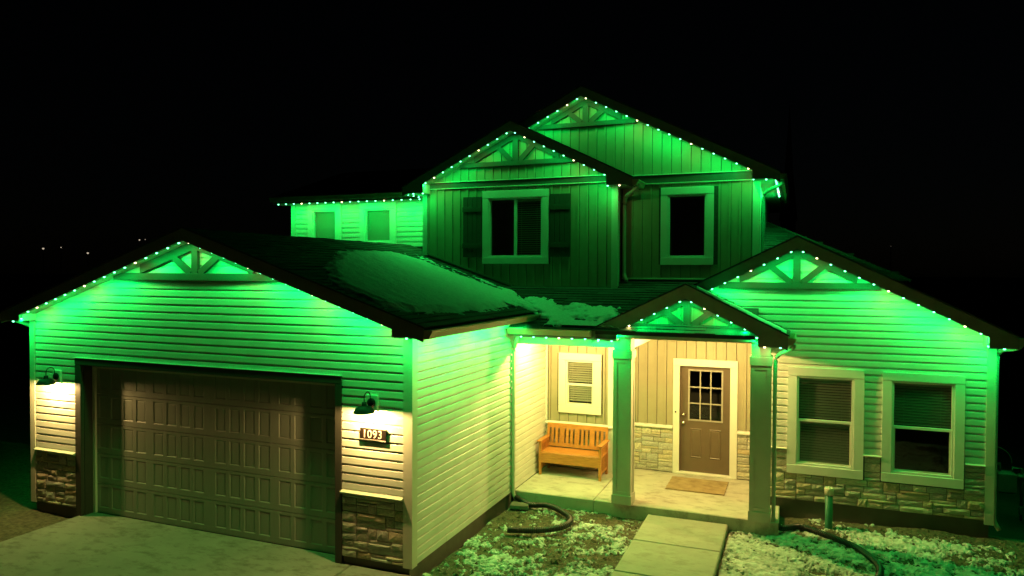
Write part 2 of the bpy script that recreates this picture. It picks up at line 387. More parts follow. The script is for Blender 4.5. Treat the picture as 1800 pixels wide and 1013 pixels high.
def boards(parent, fr, a0, a1, phase, zb, zt, holes=(), m='tan', name='board'):
    k0 = math.floor((a0-phase)/RIB)
    x = phase+k0*RIB
    while x < a1-.01:
        prof = [(0, .003), (.003, .022), (.040, .022), (.043, .001), (.050, .001), (.051, .005), (RIB, .005)]
        prof = [(min(max(x+a, a0), a1), o) for a, o in prof]
        xc = min(max(x+.1, a0), a1)
        zlo, zhi = zb(xc), zt(xc)
        hs = sorted([(h[2], h[3]) for h in holes if h[0]-.02 < xc < h[1]+.02])
        segs = []; cur = None
        for h0, h1 in hs: segs.append((cur, h0)); cur = h1
        segs.append((cur, None))
        if prof[-1][0]-prof[0][0] > .02:
            for s0, s1 in segs:
                lo = (lambda a: s0) if s0 is not None else zb; hi = (lambda a: s1) if s1 is not None else zt
                if hi(xc)-lo(xc) < .03: continue
                b = B(); P0 = [fr.p(a, o, lo(a)) for a, o in prof]; P1 = [fr.p(a, o, max(hi(a), lo(a)+.001)) for a, o in prof]
                for k in (0, 1, 2, 4, 5): b.poly([P0[k], P0[k+1], P1[k+1], P1[k]])  # slit beside each rib bares dark backing, standing in for its edge shadow
                b.poly([P1[0], P1[1], P1[2], P1[3]])
                b.obj(name, m, parent)
        x += RIB
# stones ---------------------------------------------------------
stone_meshes = []
for k in range(10):
    b = B(); nx, nz = 6, 4; g = {}
    for i in range(nx):
        for j in range(nz):
            edge = i in (0, nx-1) or j in (0, nz-1)
            x = i/(nx-1)+(random.uniform(-.04, .04) if 0 < i < nx-1 else random.uniform(0, .012)*(1 if i == 0 else -1))
            z = j/(nz-1)+(random.uniform(-.06, .06) if 0 < j < nz-1 else random.uniform(0, .03)*(1 if j == 0 else -1))
            g[i, j] = len(b.v); b.v.append((x, -.7-(0 if edge else random.uniform(.08, .34)), z))
    for i in range(nx-1):
        for j in range(nz-1): b.f.append((g[i, j], g[i+1, j], g[i+1, j+1], g[i, j+1])); b.mi.append(0)
    per = [g[i, 0] for i in range(nx)]+[g[nx-1, j] for j in range(1, nz)]+[g[i, nz-1] for i in range(nx-2, -1, -1)]+[g[0, j] for j in range(nz-2, 0, -1)]
    i0 = len(b.v)
    for p in per: vx = b.v[p]; b.v.append((vx[0], 0, vx[2]))
    for k2 in range(len(per)):
        a, c = k2, (k2+1) % len(per); b.f.append((per[a], i0+a, i0+c, per[c])); b.mi.append(0)
    stone_meshes.append(b.mesh('stone', 'stone'))
def stones(parent, fr, a0, a1, z0, z1, holes=(), rz=0, depth=.038, fan=1.):
    ch = .047; nz = max(1, round((z1-z0)/ch)); ch = (z1-z0)/nz; cw = .045; nx = max(1, round((a1-a0)/cw)); cw = (a1-a0)/nx
    occ = np.zeros((nz, nx), bool)
    for h in holes:
        for j in range(nz):
            for i in range(nx):
                if h[0]-.01 < a0+(i+.5)*cw < h[1]+.01 and h[2]-.01 < z0+(j+.5)*ch < h[3]+.01: occ[j, i] = True
    for j in range(nz):
        i = 0
        while i < nx:
            if occ[j, i]: i += 1; continue
            hh = random.choice((1, 2, 2, 2, 3)); ww = random.choice((3, 4, 5, 6, 8, 10))
            if hh == 3: ww = random.choice((3, 4, 5))
            if hh == 1: ww = random.choice((5, 7, 8, 9))
            hh = min(hh, nz-j); wmax = 0
            while wmax < ww and i+wmax < nx and not occ[j, i+wmax]: wmax += 1
            rem = 0
            while i+wmax+rem < nx and rem < 3 and not occ[j, i+wmax+rem]: rem += 1
            if rem < 3 and wmax+rem <= ww+2: wmax += rem
            while hh > 1 and occ[j:j+hh, i:i+wmax].any(): hh -= 1
            occ[j:j+hh, i:i+wmax] = True
            g = .0028
            loc = fr.p(a0+i*cw+g, 0, z0+j*ch+g)
            link('stone', random.choice(stone_meshes), parent, loc, rz, (wmax*cw-2*g, depth*random.uniform(.75, 1.25), hh*ch-2*g))
            i += wmax

FY = lambda y: Fr((0, y, 0), (1, 0, 0), (0, -1, 0))
FXp = lambda x: Fr((x, 0, 0), (0, 1, 0), (1, 0, 0))

# ---- windows
def window(fr_y, x0, x1, z0, z1, trim=.14, head=None, kind='double', blinds=('light', 'light'), sill=.14, midz=None, screen=False, name='window', mullx=None):
    y = fr_y; head = head or trim
    wdw = B()   # outer casing boards, butt jointed
    o = -.048
    wdw.bbox(x0-trim, x1+trim, y+o-.004, y+.05, z1, z1+head, .005)
    wdw.bbox(x0-trim, x0, y+o, y+.05, z0, z1-.001, .005); wdw.bbox(x1, x1+trim, y+o, y+.05, z0, z1-.001, .005)
    wdw.bbox(x0-trim, x1+trim, y+o-.004, y+.05, z0-sill, z0-.001, .005)
    par = wdw.obj(name, 'trim', house)
    f = B(); t = .035; ys, ye = y-.03, y+.06
    f.bbox(x0+.001, x1-.001, ys, ye, z1-t, z1-.001, .004); f.bbox(x0+.001, x1-.001, ys, ye, z0+.001, z0+t, .004)
    f.bbox(x0+.001, x0+t, ys+.001, ye, z0+t, z1-t, .004); f.bbox(x1-t, x1-.001, ys+.001, ye, z0+t, z1-t, .004)
    f.obj('frame', 'trim', par)
    X0, X1, Z0, Z1 = x0+t, x1-t, z0+t, z1-t; panes = []
    if kind == 'double':
        mz = midz or (Z0+Z1)/2
        B().bbox(X0, X1, y-.012, y+.05, mz-.022, mz+.022, .004).obj('meeting_rail', 'trim', par)
        b = B()
        for a, c in ((Z0, mz-.022),):   # lower sash stiles
            b.box(X0, X0+.022, y+.0, y+.04, a+.022, c); b.box(X1-.022, X1, y+.0, y+.04, a+.022, c); b.box(X0, X1, y+.0, y+.04, a, a+.022)
        b.obj('sash', 'cornerm', par)
        panes = [(X0, X1, mz+.022, Z1, y+.004, blinds[0]), (X0+.022, X1-.022, Z0+.022, mz-.022, y+.008, blinds[1])]
    elif kind == 'slide':
        mx = mullx or (X0+X1)/2
        B().bbox(mx-.03, mx+.03, y-.012, y+.05, Z0, Z1, .004).obj('mullion', 'trim', par)
        panes = [(X0, mx-.03, Z0, Z1, y+.006, blinds[0]), (mx+.03, X1, Z0, Z1, y+.0, blinds[1])]
    else: panes = [(X0, X1, Z0, Z1, y+.0, blinds[0])]
    for a, b_, c, d_, yy, bl in panes:
        g = B(); g.poly([(a, yy, c), (b_, yy, c), (b_, yy, d_), (a, yy, d_)]); g.obj('pane', 'screen' if screen else 'glass', par)
        if bl:
            s = B(); z = d_-.02; st = .043; tl = math.radians({'light': 34, 'closed': 66, 'dark': 14}[bl])
            s.box(a+.006, b_-.006, yy+.016, yy+.058, d_-.045, d_-.004); z = d_-.07
            while z > c+.012:
                dy, dz = .023*math.cos(tl), .023*math.sin(tl)
                s.hexa([(a+.008, yy+.036-dy, z-dz), (b_-.008, yy+.036-dy, z-dz), (b_-.008, yy+.036+dy, z+dz), (a+.008, yy+.036+dy, z+dz),
                        (a+.008, yy+.036-dy, z-dz+.003), (b_-.008, yy+.036-dy, z-dz+.003), (b_-.008, yy+.036+dy, z+dz+.003), (a+.008, yy+.036+dy, z+dz+.003)])
                z -= st
            for xx in (a+.18*(b_-a), b_-.18*(b_-a)): s.box(xx-.002, xx+.002, yy+.010, yy+.012, c+.01, d_-.04)
            s.obj('blind', 'blindt' if bl != 'light' or not screen else 'blind', par)
    r = B(); e = y+.9   # the unlit room behind
    r.poly([(x0, e, z0), (x1, e, z0), (x1, e, z1), (x0, e, z1)]); r.poly([(x0, y+.061, z0), (x0, e, z0), (x0, e, z1), (x0, y+.061, z1)])
    r.poly([(x1, y+.061, z0), (x1, y+.061, z1), (x1, e, z1), (x1, e, z0)]); r.poly([(x0, y+.061, z1), (x0, e, z1), (x1, e, z1), (x1, y+.061, z1)])
    r.poly([(x0, y+.061, z0), (x1, y+.061, z0), (x1, e, z0), (x0, e, z0)]); r.obj('room', 'room', par)
    return par
def holes_boxes(x0, x1, z0, z1, y0, y1, holes):
    xs = sorted({x0, x1, *[h[0] for h in holes], *[h[1] for h in holes]}); out = []
    for a, b in zip(xs, xs[1:]):
        m_ = (a+b)/2; hs = sorted([(h[2], h[3]) for h in holes if h[0] < m_ < h[1]]); z = z0
        for c, d_ in hs:
            if c > z: out.append((a, b, y0, y1, z, c))
            z = d_
        if z < z1: out.append((a, b, y0, y1, z, z1))
    return out

# ---------------- garage walls
GC = -3.545
gdo = (-5.95, -1.14, -.5, 2.17)
gw = wallbox('garage_front_wall', holes_boxes(-7.09, 0, -.139, 2.84, .0, .2, [gdo]), 'mortar',
             [([(-7.05, 0, 2.84), (-.04, 0, 2.84), (GC, 0, 3.99)], (0, .12, 0))])
gext = lambda z: (max(-7.0, GC-(4.11-z)/.333), min(-.095, GC+(4.11-z)/.333))
siding(gw, FY(0), .775, 4.05, gext, [(-6.07, -1.04, -1, 2.28)])
stones(gw, FY(0), -7.0, -6.075, -.13, .715); stones(gw, FY(0), -1.035, -.098, -.13, .715)
for a, b_ in ((-7.0, -6.072), (-1.038, -.097)):
    t = B(); t.prism([(a, 0, .718), (a, -.075, .722), (a, -.078, .742), (a, 0, .772)], (b_-a, 0, 0)); t.obj('stone_sill', 'cornerm', gw)
def corner(x, y, z0, z1, sx, wdt=.10, m='cornerm', parent=None, sy=1):
    # L-shaped corner board: front leaf + side leaf (sx=+1: side faces +X)
    b = B(); o = .024
    o = .034; xi = x-sx*wdt
    b.bbox(min(xi, x+sx*o), max(xi, x+sx*o), y-o, y-.0005, z0, z1, .004)
    b.bbox(min(x+sx*.0005, x+sx*o), max(x+sx*.0005, x+sx*o), y, y+wdt, z0, z1, .004)
    return b.obj('corner_board', m, parent or house)
corner(0, 0, -.15, 2.85, 1, parent=gw); corner(-7.09, 0, -.15, 2.85, -1, .075, parent=gw)
for q in ((-7.06, -6.05, .012, .2, -.6, -.14), (-1.06, -.03, .012, .2, -.6, -.14), (-.12, -.03, .2, 3.6, -.6, -.14), (-7.06, -6.9, .2, 6, -.6, -.14)): B().box(*q).obj('foundation', 'found', house)
gs = wallbox('garage_side_wall', [(-.12, -.002, .2, 5.5, -.139, 2.95)], 'mortar')
siding(gs, FXp(0), -.135, 2.86, lambda z: (.10, 3.40)); siding(gs, FXp(0), -.135, 2.60, lambda z: (3.41, 5.36))
wallbox('garage_left_wall', [(-7.09, -6.97, .2, 6.1, -.139, 2.95)], 'siding')
# garage door surround
dt = B(); dt.bbox(-6.07, -1.04, -.040, .02, 2.171, 2.275, .005)
dt.bbox(-6.07, -5.951, -.038, .02, -.238, 2.170, .005); dt.bbox(-1.139, -1.04, -.038, .02, -.238, 2.170, .005); dt.obj('door_surround', 'darktrim', gw)
B().bbox(-6.075, -1.035, -.052, -.0, 2.2755, 2.287, .002).obj('drip_cap', 'trim', gw)
dj = B(); dj.box(-5.95, -5.936, .021, .19, -.238, 2.169); dj.box(-1.154, -1.14, .021, .19, -.238, 2.169); dj.box(-5.935, -1.155, .021, .19, 2.155, 2.169); dj.obj('door_jamb', 'darktrim', gw)
ds = B(); ds.box(-5.935, -5.885, .16, .198, -.238, 2.15); ds.box(-1.205, -1.155, .16, .198, -.238, 2.15); ds.box(-5.884, -1.206, .16, .198, 2.10, 2.15); ds.obj('door_stop', 'cornerm', gw)
# garage door: rails and stiles around recessed panels
gx = [];
for s0 in (-5.84, -4.67, -3.435, -2.265): gx += [s0+.27*k for k in range(4)]
e = .016; PW, PH, SEC, DB = .205, .35, .480, -.235
gd = B()
for i in range(5):
    za = DB+i*SEC; p0 = za+.085; p1 = p0+PH; c = .004
    gd.box(-5.93, -1.16, .2, .24, za+c, p0); gd.box(-5.93, -1.16, .2, .24, p1, za+SEC-c)
    xs = [-5.93]+[e for x in gx for e in (x, x+PW)]+[-1.16]
    for a, b_ in zip(xs[::2], xs[1::2]): gd.box(a, b_, .2, .24, p0+.0005, p1-.0005)
gd.box(-5.93, -1.16, .235, .26, DB, 2.165)
gdo_ = gd.obj('garage_door', 'gdoor', house)
pm = B(); e = .016
o_ = [(0, 0, 0), (PW, 0, 0), (PW, 0, PH), (0, 0, PH)]; i_ = [(e, .009, e), (PW-e, .009, e), (PW-e, .009, PH-e), (e, .009, PH-e)]
j_ = [(e*1.8, .0065, e*1.8), (PW-e*1.8, .0065, e*1.8), (PW-e*1.8, .0065, PH-e*1.8), (e*1.8, .0065, PH-e*1.8)]
for k in range(4): pm.poly([o_[k], o_[(k+1) % 4], i_[(k+1) % 4], i_[k]]); pm.poly([i_[k], i_[(k+1) % 4], j_[(k+1) % 4], j_[k]])
pm.poly(j_); pmesh = pm.mesh('panel', 'gdoor')
for i in range(5):
    for x in gx: link('panel', pmesh, gdo_, (x, .2, DB+i*SEC+.085))
B().box(-5.93, -1.16, .19, .25, -.245, DB).obj('bottom_seal', 'black', gdo_)

# ---------------- porch walls
PH_ = lambda u, v: None
winp = (.425, .995, 1.085, 1.97)
WY, DY = 5.30, 5.76
ww_ = wallbox('porch_window_wall', holes_boxes(0.0, 1.36, -.139, 2.66, WY, WY+.15, [winp]), 'mortar')
boards(ww_, FY(WY), .05, 1.27, .432, lambda a: .77, lambda a: 2.6, [(.30, 1.12, .96, 2.10)])
stones(ww_, FY(WY), .02, 1.27, -.13, .70)
B().prism([(0.0, WY, .703), (0, WY-.07, .707), (0, WY-.075, .730), (0, WY, .765)], (1.36, 0, 0)).obj('stone_sill', 'trim', ww_)
corner(1.36, WY, -.139, 2.62, 1, .095, 'trim', ww_)
B().bbox(.002, .05, WY-.03, WY, .77, 2.6, .004).obj('corner_board', 'trim', ww_)
window(WY, *winp, trim=.14, blinds=('light', 'light'), midz=1.50)
B().box(1.355, 1.3595, WY+.1, DY, .0, 2.62).obj('return_wall', 'tan', house)
frd = (2.54, 3.46, -.2, 1.915)
dw_ = wallbox('porch_door_wall', holes_boxes(1.0, 4.05, -.139, 2.66, DY, DY+.15, [frd]), 'mortar')
boards(dw_, FY(DY), 1.37, 3.98, 2.063, lambda a: .77, lambda a: 2.6, [(2.42, 3.59, -1, 2.05)])
stones(dw_, FY(DY), 1.37, 2.415, -.13, .70); stones(dw_, FY(DY), 3.595, 3.98, -.13, .70)
for a, b_ in ((1.365, 2.415), (3.595, 3.99)): B().prism([(a, DY, .703), (a, DY-.07, .707), (a, DY-.075, .730), (a, DY, .765)], (b_-a, 0, 0)).obj('stone_sill', 'trim', dw_)
fd = B(); fd.bbox(2.42, 3.59, DY-.045, DY+.02, 1.916, 2.05, .005); fd.bbox(2.42, 2.539, DY-.04, DY+.02, -.138, 1.915, .005); fd.bbox(3.461, 3.59, DY-.04, DY+.02, -.138, 1.915, .005)
fdo = fd.obj('door_casing', 'trim', house)
fj = B(); fj.box(2.539, 2.553, DY+.021, DY+.15, -.10, 1.9); fj.box(3.447, 3.461, DY+.021, DY+.15, -.10, 1.9); fj.box(2.553, 3.447, DY+.021, DY+.15, 1.885, 1.9); fj.obj('jamb', 'door', fdo)
B().bbox(2.50, 3.50, DY-.06, DY+.12, -.139, -.10, .006).obj('sill', 'trim', fdo)
# front door slab with glass lites
dy = DY+.045; gx0, gx1, gz0, gz1 = 2.72, 3.30, .90, 1.82
fdoor = B()
for q in holes_boxes(2.555, 3.445, -.098, 1.883, dy, dy+.045, [(gx0, gx1, gz0, gz1)]): fdoor.box(*q)
fdoor = fdoor.obj('front_door', 'door', house)
gf = B(); t = .03
gf.bbox(gx0-t, gx1+t, dy-.018, dy-.0005, gz1, gz1+t, .004); gf.bbox(gx0-t, gx1+t, dy-.018, dy-.0005, gz0-t, gz0, .004); gf.bbox(gx0-t, gx0, dy-.017, dy-.0005, gz0, gz1, .004); gf.bbox(gx1, gx1+t, dy-.017, dy-.0005, gz0, gz1, .004)
gf.obj('glass_frame', 'doortrim', fdoor)
for k in (1, 2):
    x = gx0+(gx1-gx0)*k/3; B().box(x-.011, x+.011, dy-.008, dy+.01, gz0, gz1).obj('muntin', 'doortrim', fdoor)
    z = gz0+(gz1-gz0)*k/3; B().box(gx0, gx1, dy-.009, dy+.011, z-.011, z+.011).obj('muntin', 'doortrim', fdoor)
for i in range(3):
    for j in range(3):
        a = gx0+(gx1-gx0)*i/3+.011; b_ = gx0+(gx1-gx0)*(i+1)/3-.011; c = gz0+(gz1-gz0)*j/3+.011; d_ = gz0+(gz1-gz0)*(j+1)/3-.011
        B().poly([(a, dy+.012, c), (b_, dy+.012, c), (b_, dy+.012, d_), (a, dy+.012, d_)]).obj('pane', 'glass', fdoor)
for a in (2.735, 3.085):
    b = B(); W_, H_, e = .215, .56, .028; z = .17
    o_ = [(a, dy-.002, z), (a+W_, dy-.002, z), (a+W_, dy-.002, z+H_), (a, dy-.002, z+H_)]
    i_ = [(a+e*.5, dy-.012, z+e*.5), (a+W_-e*.5, dy-.012, z+e*.5), (a+W_-e*.5, dy-.012, z+H_-e*.5), (a+e*.5, dy-.012, z+H_-e*.5)]
    j_ = [(a+e, dy-.002, z+e), (a+W_-e, dy-.002, z+e), (a+W_-e, dy-.002, z+H_-e), (a+e, dy-.002, z+H_-e)]
    l_ = [(a+e*1.8, dy-.008, z+e*1.8), (a+W_-e*1.8, dy-.008, z+e*1.8), (a+W_-e*1.8, dy-.008, z+H_-e*1.8), (a+e*1.8, dy-.008, z+H_-e*1.8)]
    for P_, Q_ in ((o_, i_), (i_, j_), (j_, l_)):
        for k in range(4): b.poly([P_[k], P_[(k+1) % 4], Q_[(k+1) % 4], Q_[k]])
    b.poly(l_); b.obj('panel', 'door', fdoor)
for z, r in ((.985, .027), (.83, .031)):
    b = B(); b.lathe([(0.001, 0), (.033, 0), (.033, .008), (.014, .012), (.013, .03), (r, .042), (r*1.0, .055), (r*.7, .066), (.001, .07)], (0, 0, 0), 14)
    o = b.obj('handle', 'metal', fdoor, True); o.rotation_euler = (math.pi/2, 0, 0); o.location = (2.615, dy, z)
B().bbox(2.458, 2.482, DY-.055, DY-.04, 1.02, 1.05, .004).obj('doorbell', 'black', fdo)
r = B(); e = DY+1.6
for P_ in ([(2.3, e, -.14), (3.7, e, -.14), (3.7, e, 2.3), (2.3, e, 2.3)], [(2.3, DY+.16, -.14), (2.3, e, -.14), (2.3, e, 2.3), (2.3, DY+.16, 2.3)], [(3.7, DY+.16, -.14), (3.7, e, -.14), (3.7, e, 2.3), (3.7, DY+.16, 2.3)],
           [(2.3, DY+.16, -.14), (3.7, DY+.16, -.14), (3.7, e, -.14), (2.3, e, -.14)], [(2.3, DY+.16, 2.3), (3.7, DY+.16, 2.3), (3.7, e, 2.3), (2.3, e, 2.3)]): r.poly(P_)
r.obj('hallway', 'room', house)
# porch ceiling and beams
EYB = 4.42
B().box(0.02, 4.0, 3.45, DY+.05, 2.62, 2.66).obj('porch_ceiling', 'soffit', house)
B().bbox(.022, 1.80, 3.56, 3.74, 2.43, 2.58, .006).obj('porch_beam', 'cornerm', house)
B().bbox(1.86, 2.06, 3.75, DY-.02, 2.41, 2.618, .006).obj('porch_beam', 'trim', house)
B().bbox(3.985, 4.175, 3.776, EYB, 2.41, 2.618, .006).obj('porch_beam', 'trim', house)
B().bbox(2.10, 3.94, 3.60, 3.74, 2.585, 2.618, .004).obj('porch_beam', 'cornerm', house)

# ---------------- porch columns
def column(x0):
    c = B(); y0 = 3.50; wd = .275
    c.bbox(x0, x0+wd, y0, y0+wd, .021, 2.259, .004); col = c.obj('column', 'columnm', house)
    t = B()
    for a, b_ in ((x0-.012, x0+.05), (x0+wd-.05, x0+wd+.012)):
        t.bbox(a, b_, y0-.012, y0+.0, .021, 2.259, .003)
    for a, b_ in ((y0-.011, y0+.05), (y0+wd-.05, y0+wd+.011)): t.bbox(x0+wd, x0+wd+.0125, a, b_, .021, 2.259, .003)
    t.box(x0+.05, x0+wd-.05, y0-.010, y0, .021, .075); t.box(x0+.05, x0+wd-.05, y0-.010, y0, 2.20, 2.259)
    t.obj('trim_strip', 'columnm', col)
    B().bbox(x0-.026, x0+wd+.026, y0-.026, y0+wd+.026, -.138, .02, .006).obj('base', 'columnm', col)
    B().bbox(x0-.026, x0+wd+.026, y0-.026, y0+wd+.026, 2.26, 2.40, .006).obj('capital', 'columnm', col)
    B().bbox(x0, x0+wd, y0+.001, y0+wd, 2.401, 2.625, .004).obj('neck', 'columnm', col)
column(1.805); column(3.945)

# ---------------- wing
EY, EC = 4.45, 4.575
w1 = (4.60, 5.44, .575, 2.02); w2 = (5.965, 6.81, .585, 2.02)
wt1 = (w1[0]-.14, w1[1]+.14, .43, 2.16); wt2 = (w2[0]-.13, w2[1]+.14, .44, 2.16)
wg = wallbox('wing_front_wall', holes_boxes(4.0, 7.30, -.009, 2.62, EY, EY+.15, [w1, w2]), 'mortar',
             [([(2.2, EY, 2.8), (4.0, EY, 2.62), (7.30, EY, 2.62), (EC, EY, 3.96)], (0, .12, 0))])
wext = lambda z: (max(4.03 if z < 2.58 else 2.3, EC-(4.075-z)/.5), min(7.215, EC+(4.075-z)/.5))
siding(wg, FY(EY), .845-LAP*0, 4.02, wext, [wt1, wt2])
stones(wg, FY(EY), 4.02, 7.22, -.005, .80, [wt1, wt2])
for a, b_ in ((4.02, wt1[0]-.002), (wt1[1]+.002, wt2[0]-.002), (wt2[1]+.002, 7.218)): B().prism([(a, EY, .803), (a, EY-.062, .806), (a, EY-.066, .822), (a, EY, .845)], (b_-a, 0, 0)).obj('stone_sill', 'cornerm', wg)
corner(7.30, EY, -.06, 2.6, 1, .085, parent=wg)
wallbox('wing_side_wall', [(7.16, 7.299, EY+.15, 9.5, -.06, 2.7), (4.0, 4.12, EY+.15, DY+.1, -.139, 2.7)], 'siding')
for q in ((4.03, 7.28, EY+.012, EY+.15, -.6, -.01), (7.16, 7.28, EY+.15, 9.4, -.6, -.06)): B().box(*q).obj('foundation', 'found', house)
window(EY, *w1, trim=.14, blinds=('light', 'light'), midz=1.30, sill=.145, screen=True)
window(EY, *w2, trim=.13, blinds=('light', None), midz=1.30, sill=.145, screen=True)

# ---------------- upper bump-out
BY, BC = 5.38, -.67
BX0, BX1 = -2.74, 1.38
bw = (-1.26, -.10, 3.975, 5.165)
garz = lambda x: 4.33-.333*abs(x-GC)
bz = lambda a: max(garz(a)+.02, 3.40)
bm = wallbox('bump_front_wall', holes_boxes(BX0, BX1, 3.0, 5.45, BY, BY+.15, [bw]), 'mortar', [([(BX0, BY, 5.45), (BX1, BY, 5.45), (BC, BY, 6.38)], (0, .12, 0))])
boards(bm, FY(BY), BX0+.09, BX1-.09, -2.49, bz, lambda a: 5.395, [(-1.39, .03, 3.84, 5.32)])
boards(bm, FY(BY), BX0-.05, BX1+.02, -2.49, lambda a: 5.535, lambda a: 6.47-.5*abs(a-BC), [])
corner(BX1, BY, 3.38, 5.40, 1, .09, parent=bm); corner(BX0, BY, 4.02, 5.40, -1, .07, parent=bm)
def band(parent, x0, x1, y, z0, z1):
    b = B().bbox(x0, x1, y-.035, y, z0+.02, z1-.02, .004).obj('band_board', 'band', parent)
    B().bbox(x0, x1, y-.062, y, z1-.019, z1, .004).obj('drip_cap', 'cornerm', parent)
    B().bbox(x0, x1, y-.048, y, z0, z0+.019, .004).obj('drip_cap', 'cornerm', parent)
band(bm, BX0+.02, 1.26, BY, 5.39, 5.54)
B().box(BX1-.12, BX1-.001, BY+.15, 6.2, 3.0, 5.5).box(BX0+.001, BX0+.12, BY+.15, 9, 3.2, 5.5).obj('bump_side_wall', 'tan', house)
window(BY, *bw, trim=.13, head=.15, kind='slide', blinds=(None, 'dark'), sill=.135)
def shutter(x0, x1):
    b = B(); n = 4; wd = (x1-x0)/n
    s = B().box(x0, x1, BY-.026, BY-.016, 3.98, 5.205).obj('shutter', 'darktrim', house)
    for k in range(n): B().bbox(x0+k*wd+.003, x0+(k+1)*wd-.003, BY-.042, BY-.0265, 3.975, 5.21, .004).obj('slat', 'darktrim', s)
    for z0, z1 in ((4.90, 5.0), (4.16, 4.26)): B().bbox(x0-.004, x1+.004, BY-.062, BY-.0425, z0, z1, .004).obj('cross_board', 'darktrim', s)
shutter(-1.83, -1.41); shutter(.05, .47)
# flashing along the roof
fl = B(); fl.hexa([(BX0, BY-.03, garz(BX0)+.0), (-.75, BY-.03, 3.39), (-.75, BY, 3.39), (BX0, BY, garz(BX0)), (BX0, BY-.03, garz(BX0)+.035), (-.75, BY-.03, 3.425), (-.75, BY, 3.425), (BX0, BY, garz(BX0)+.035)])
fl.box(-.75, BX1+.03, BY-.031, BY, 3.38, 3.405); fl.obj('flashing', 'fascia', bm)

# ---------------- main gable
CY, CC = 5.76, .665
cw = (2.285, 3.0, 3.965, 5.15)
mg = wallbox('main_front_wall', holes_boxes(1.3, 3.91, 3.3, 5.5, CY, CY+.15, [cw]), 'mortar', [([(-2.58, CY, 5.5), (3.91, CY, 5.5), (CC, CY, 7.02)], (0, .12, 0))])
boards(mg, FY(CY), 1.42, 3.82, -.067, lambda a: 3.57, lambda a: 5.37, [(2.15, 3.14, 3.83, 5.29)])
boards(mg, FY(CY), -1.6, 3.96, -.067, lambda a: 5.545, lambda a: 7.10-.5*abs(a-CC), [])
corner(3.91, CY, 3.55, 5.38, 1, .09, parent=mg)
band(mg, 1.40, 3.83, CY, 5.365, 5.55)
B().bbox(1.41, 3.0, CY-.03, CY, 3.545, 3.575, .004).obj('flashing', 'cornerm', mg)
wallbox('main_side_wall', [(3.78, 3.909, CY+.15, 12, 3.3, 5.55)], 'siding')
window(CY, *cw, trim=.13, head=.14, kind='fixed', blinds=(None,), sill=.14)

# ---------------- rear-left block
KY = 6.17
k1 = (-6.18, -5.52, 4.35, 5.12); k2 = (-4.72, -4.03, 4.35, 5.11)
bk = wallbox('rear_wall', holes_boxes(-6.78, -2.7, 3.0, 5.34, KY, KY+.15, [k1, k2]), 'mortar')
siding(bk, FY(KY), 5.158+.0-8*LAP, 5.30, lambda z: (-6.70, -2.75), [(k1[0]-.14, k1[1]+.14, 4.2, 5.6), (k2[0]-.14, k2[1]+.14, 4.2, 5.6)])
corner(-6.78, KY, 3.5, 5.3, -1, .08, parent=bk)
window(KY, *k1, trim=.14, kind='fixed', blinds=('closed',), head=.15); window(KY, *k2, trim=.14, kind='fixed', blinds=('closed',), head=.15)
wallbox('rear_side_wall', [(-6.78, -6.66, KY+.15, 11, 3, 5.34)], 'siding')

# ================================================================ ROOFS
def shingles(name, o, U, V, lu, lv, parent, clip=None, exp=.14, tab=.31):
    o = Vector(o); U = Vector(U).normalized(); V = Vector(V).normalized(); N = U.cross(V).normalized()
    if N.z < 0: N = -N
    b = B(); n = int(lv/exp)+1
    for i in range(n):
        v0 = i*exp; v1 = min(v0+exp, lv); u = -random.random()*tab
        while u < lu:
            u0 = max(u, 0); wdt = tab*random.choice((.5, 1, 1, 1.4)); u1 = min(u+wdt, lu); u += wdt
            if u1-u0 < .01 or v1-v0 < .01: continue
            c = o+U*((u0+u1)/2)+V*((v0+v1)/2)
            if clip and not clip(c): continue
            h = random.choice((.010, .013, .019)); g = .003
            p = [o+U*(u0+g)+V*v0+N*h, o+U*(u1-g)+V*v0+N*h, o+U*(u1-g)+V*v1+N*.002, o+U*(u0+g)+V*v1+N*.002]
            b.poly(p); b.poly([o+U*(u0+g)+V*v0, o+U*(u1-g)+V*v0, p[1], p[0]])
    return stuffpart(b.obj(name, 'shingle', parent))
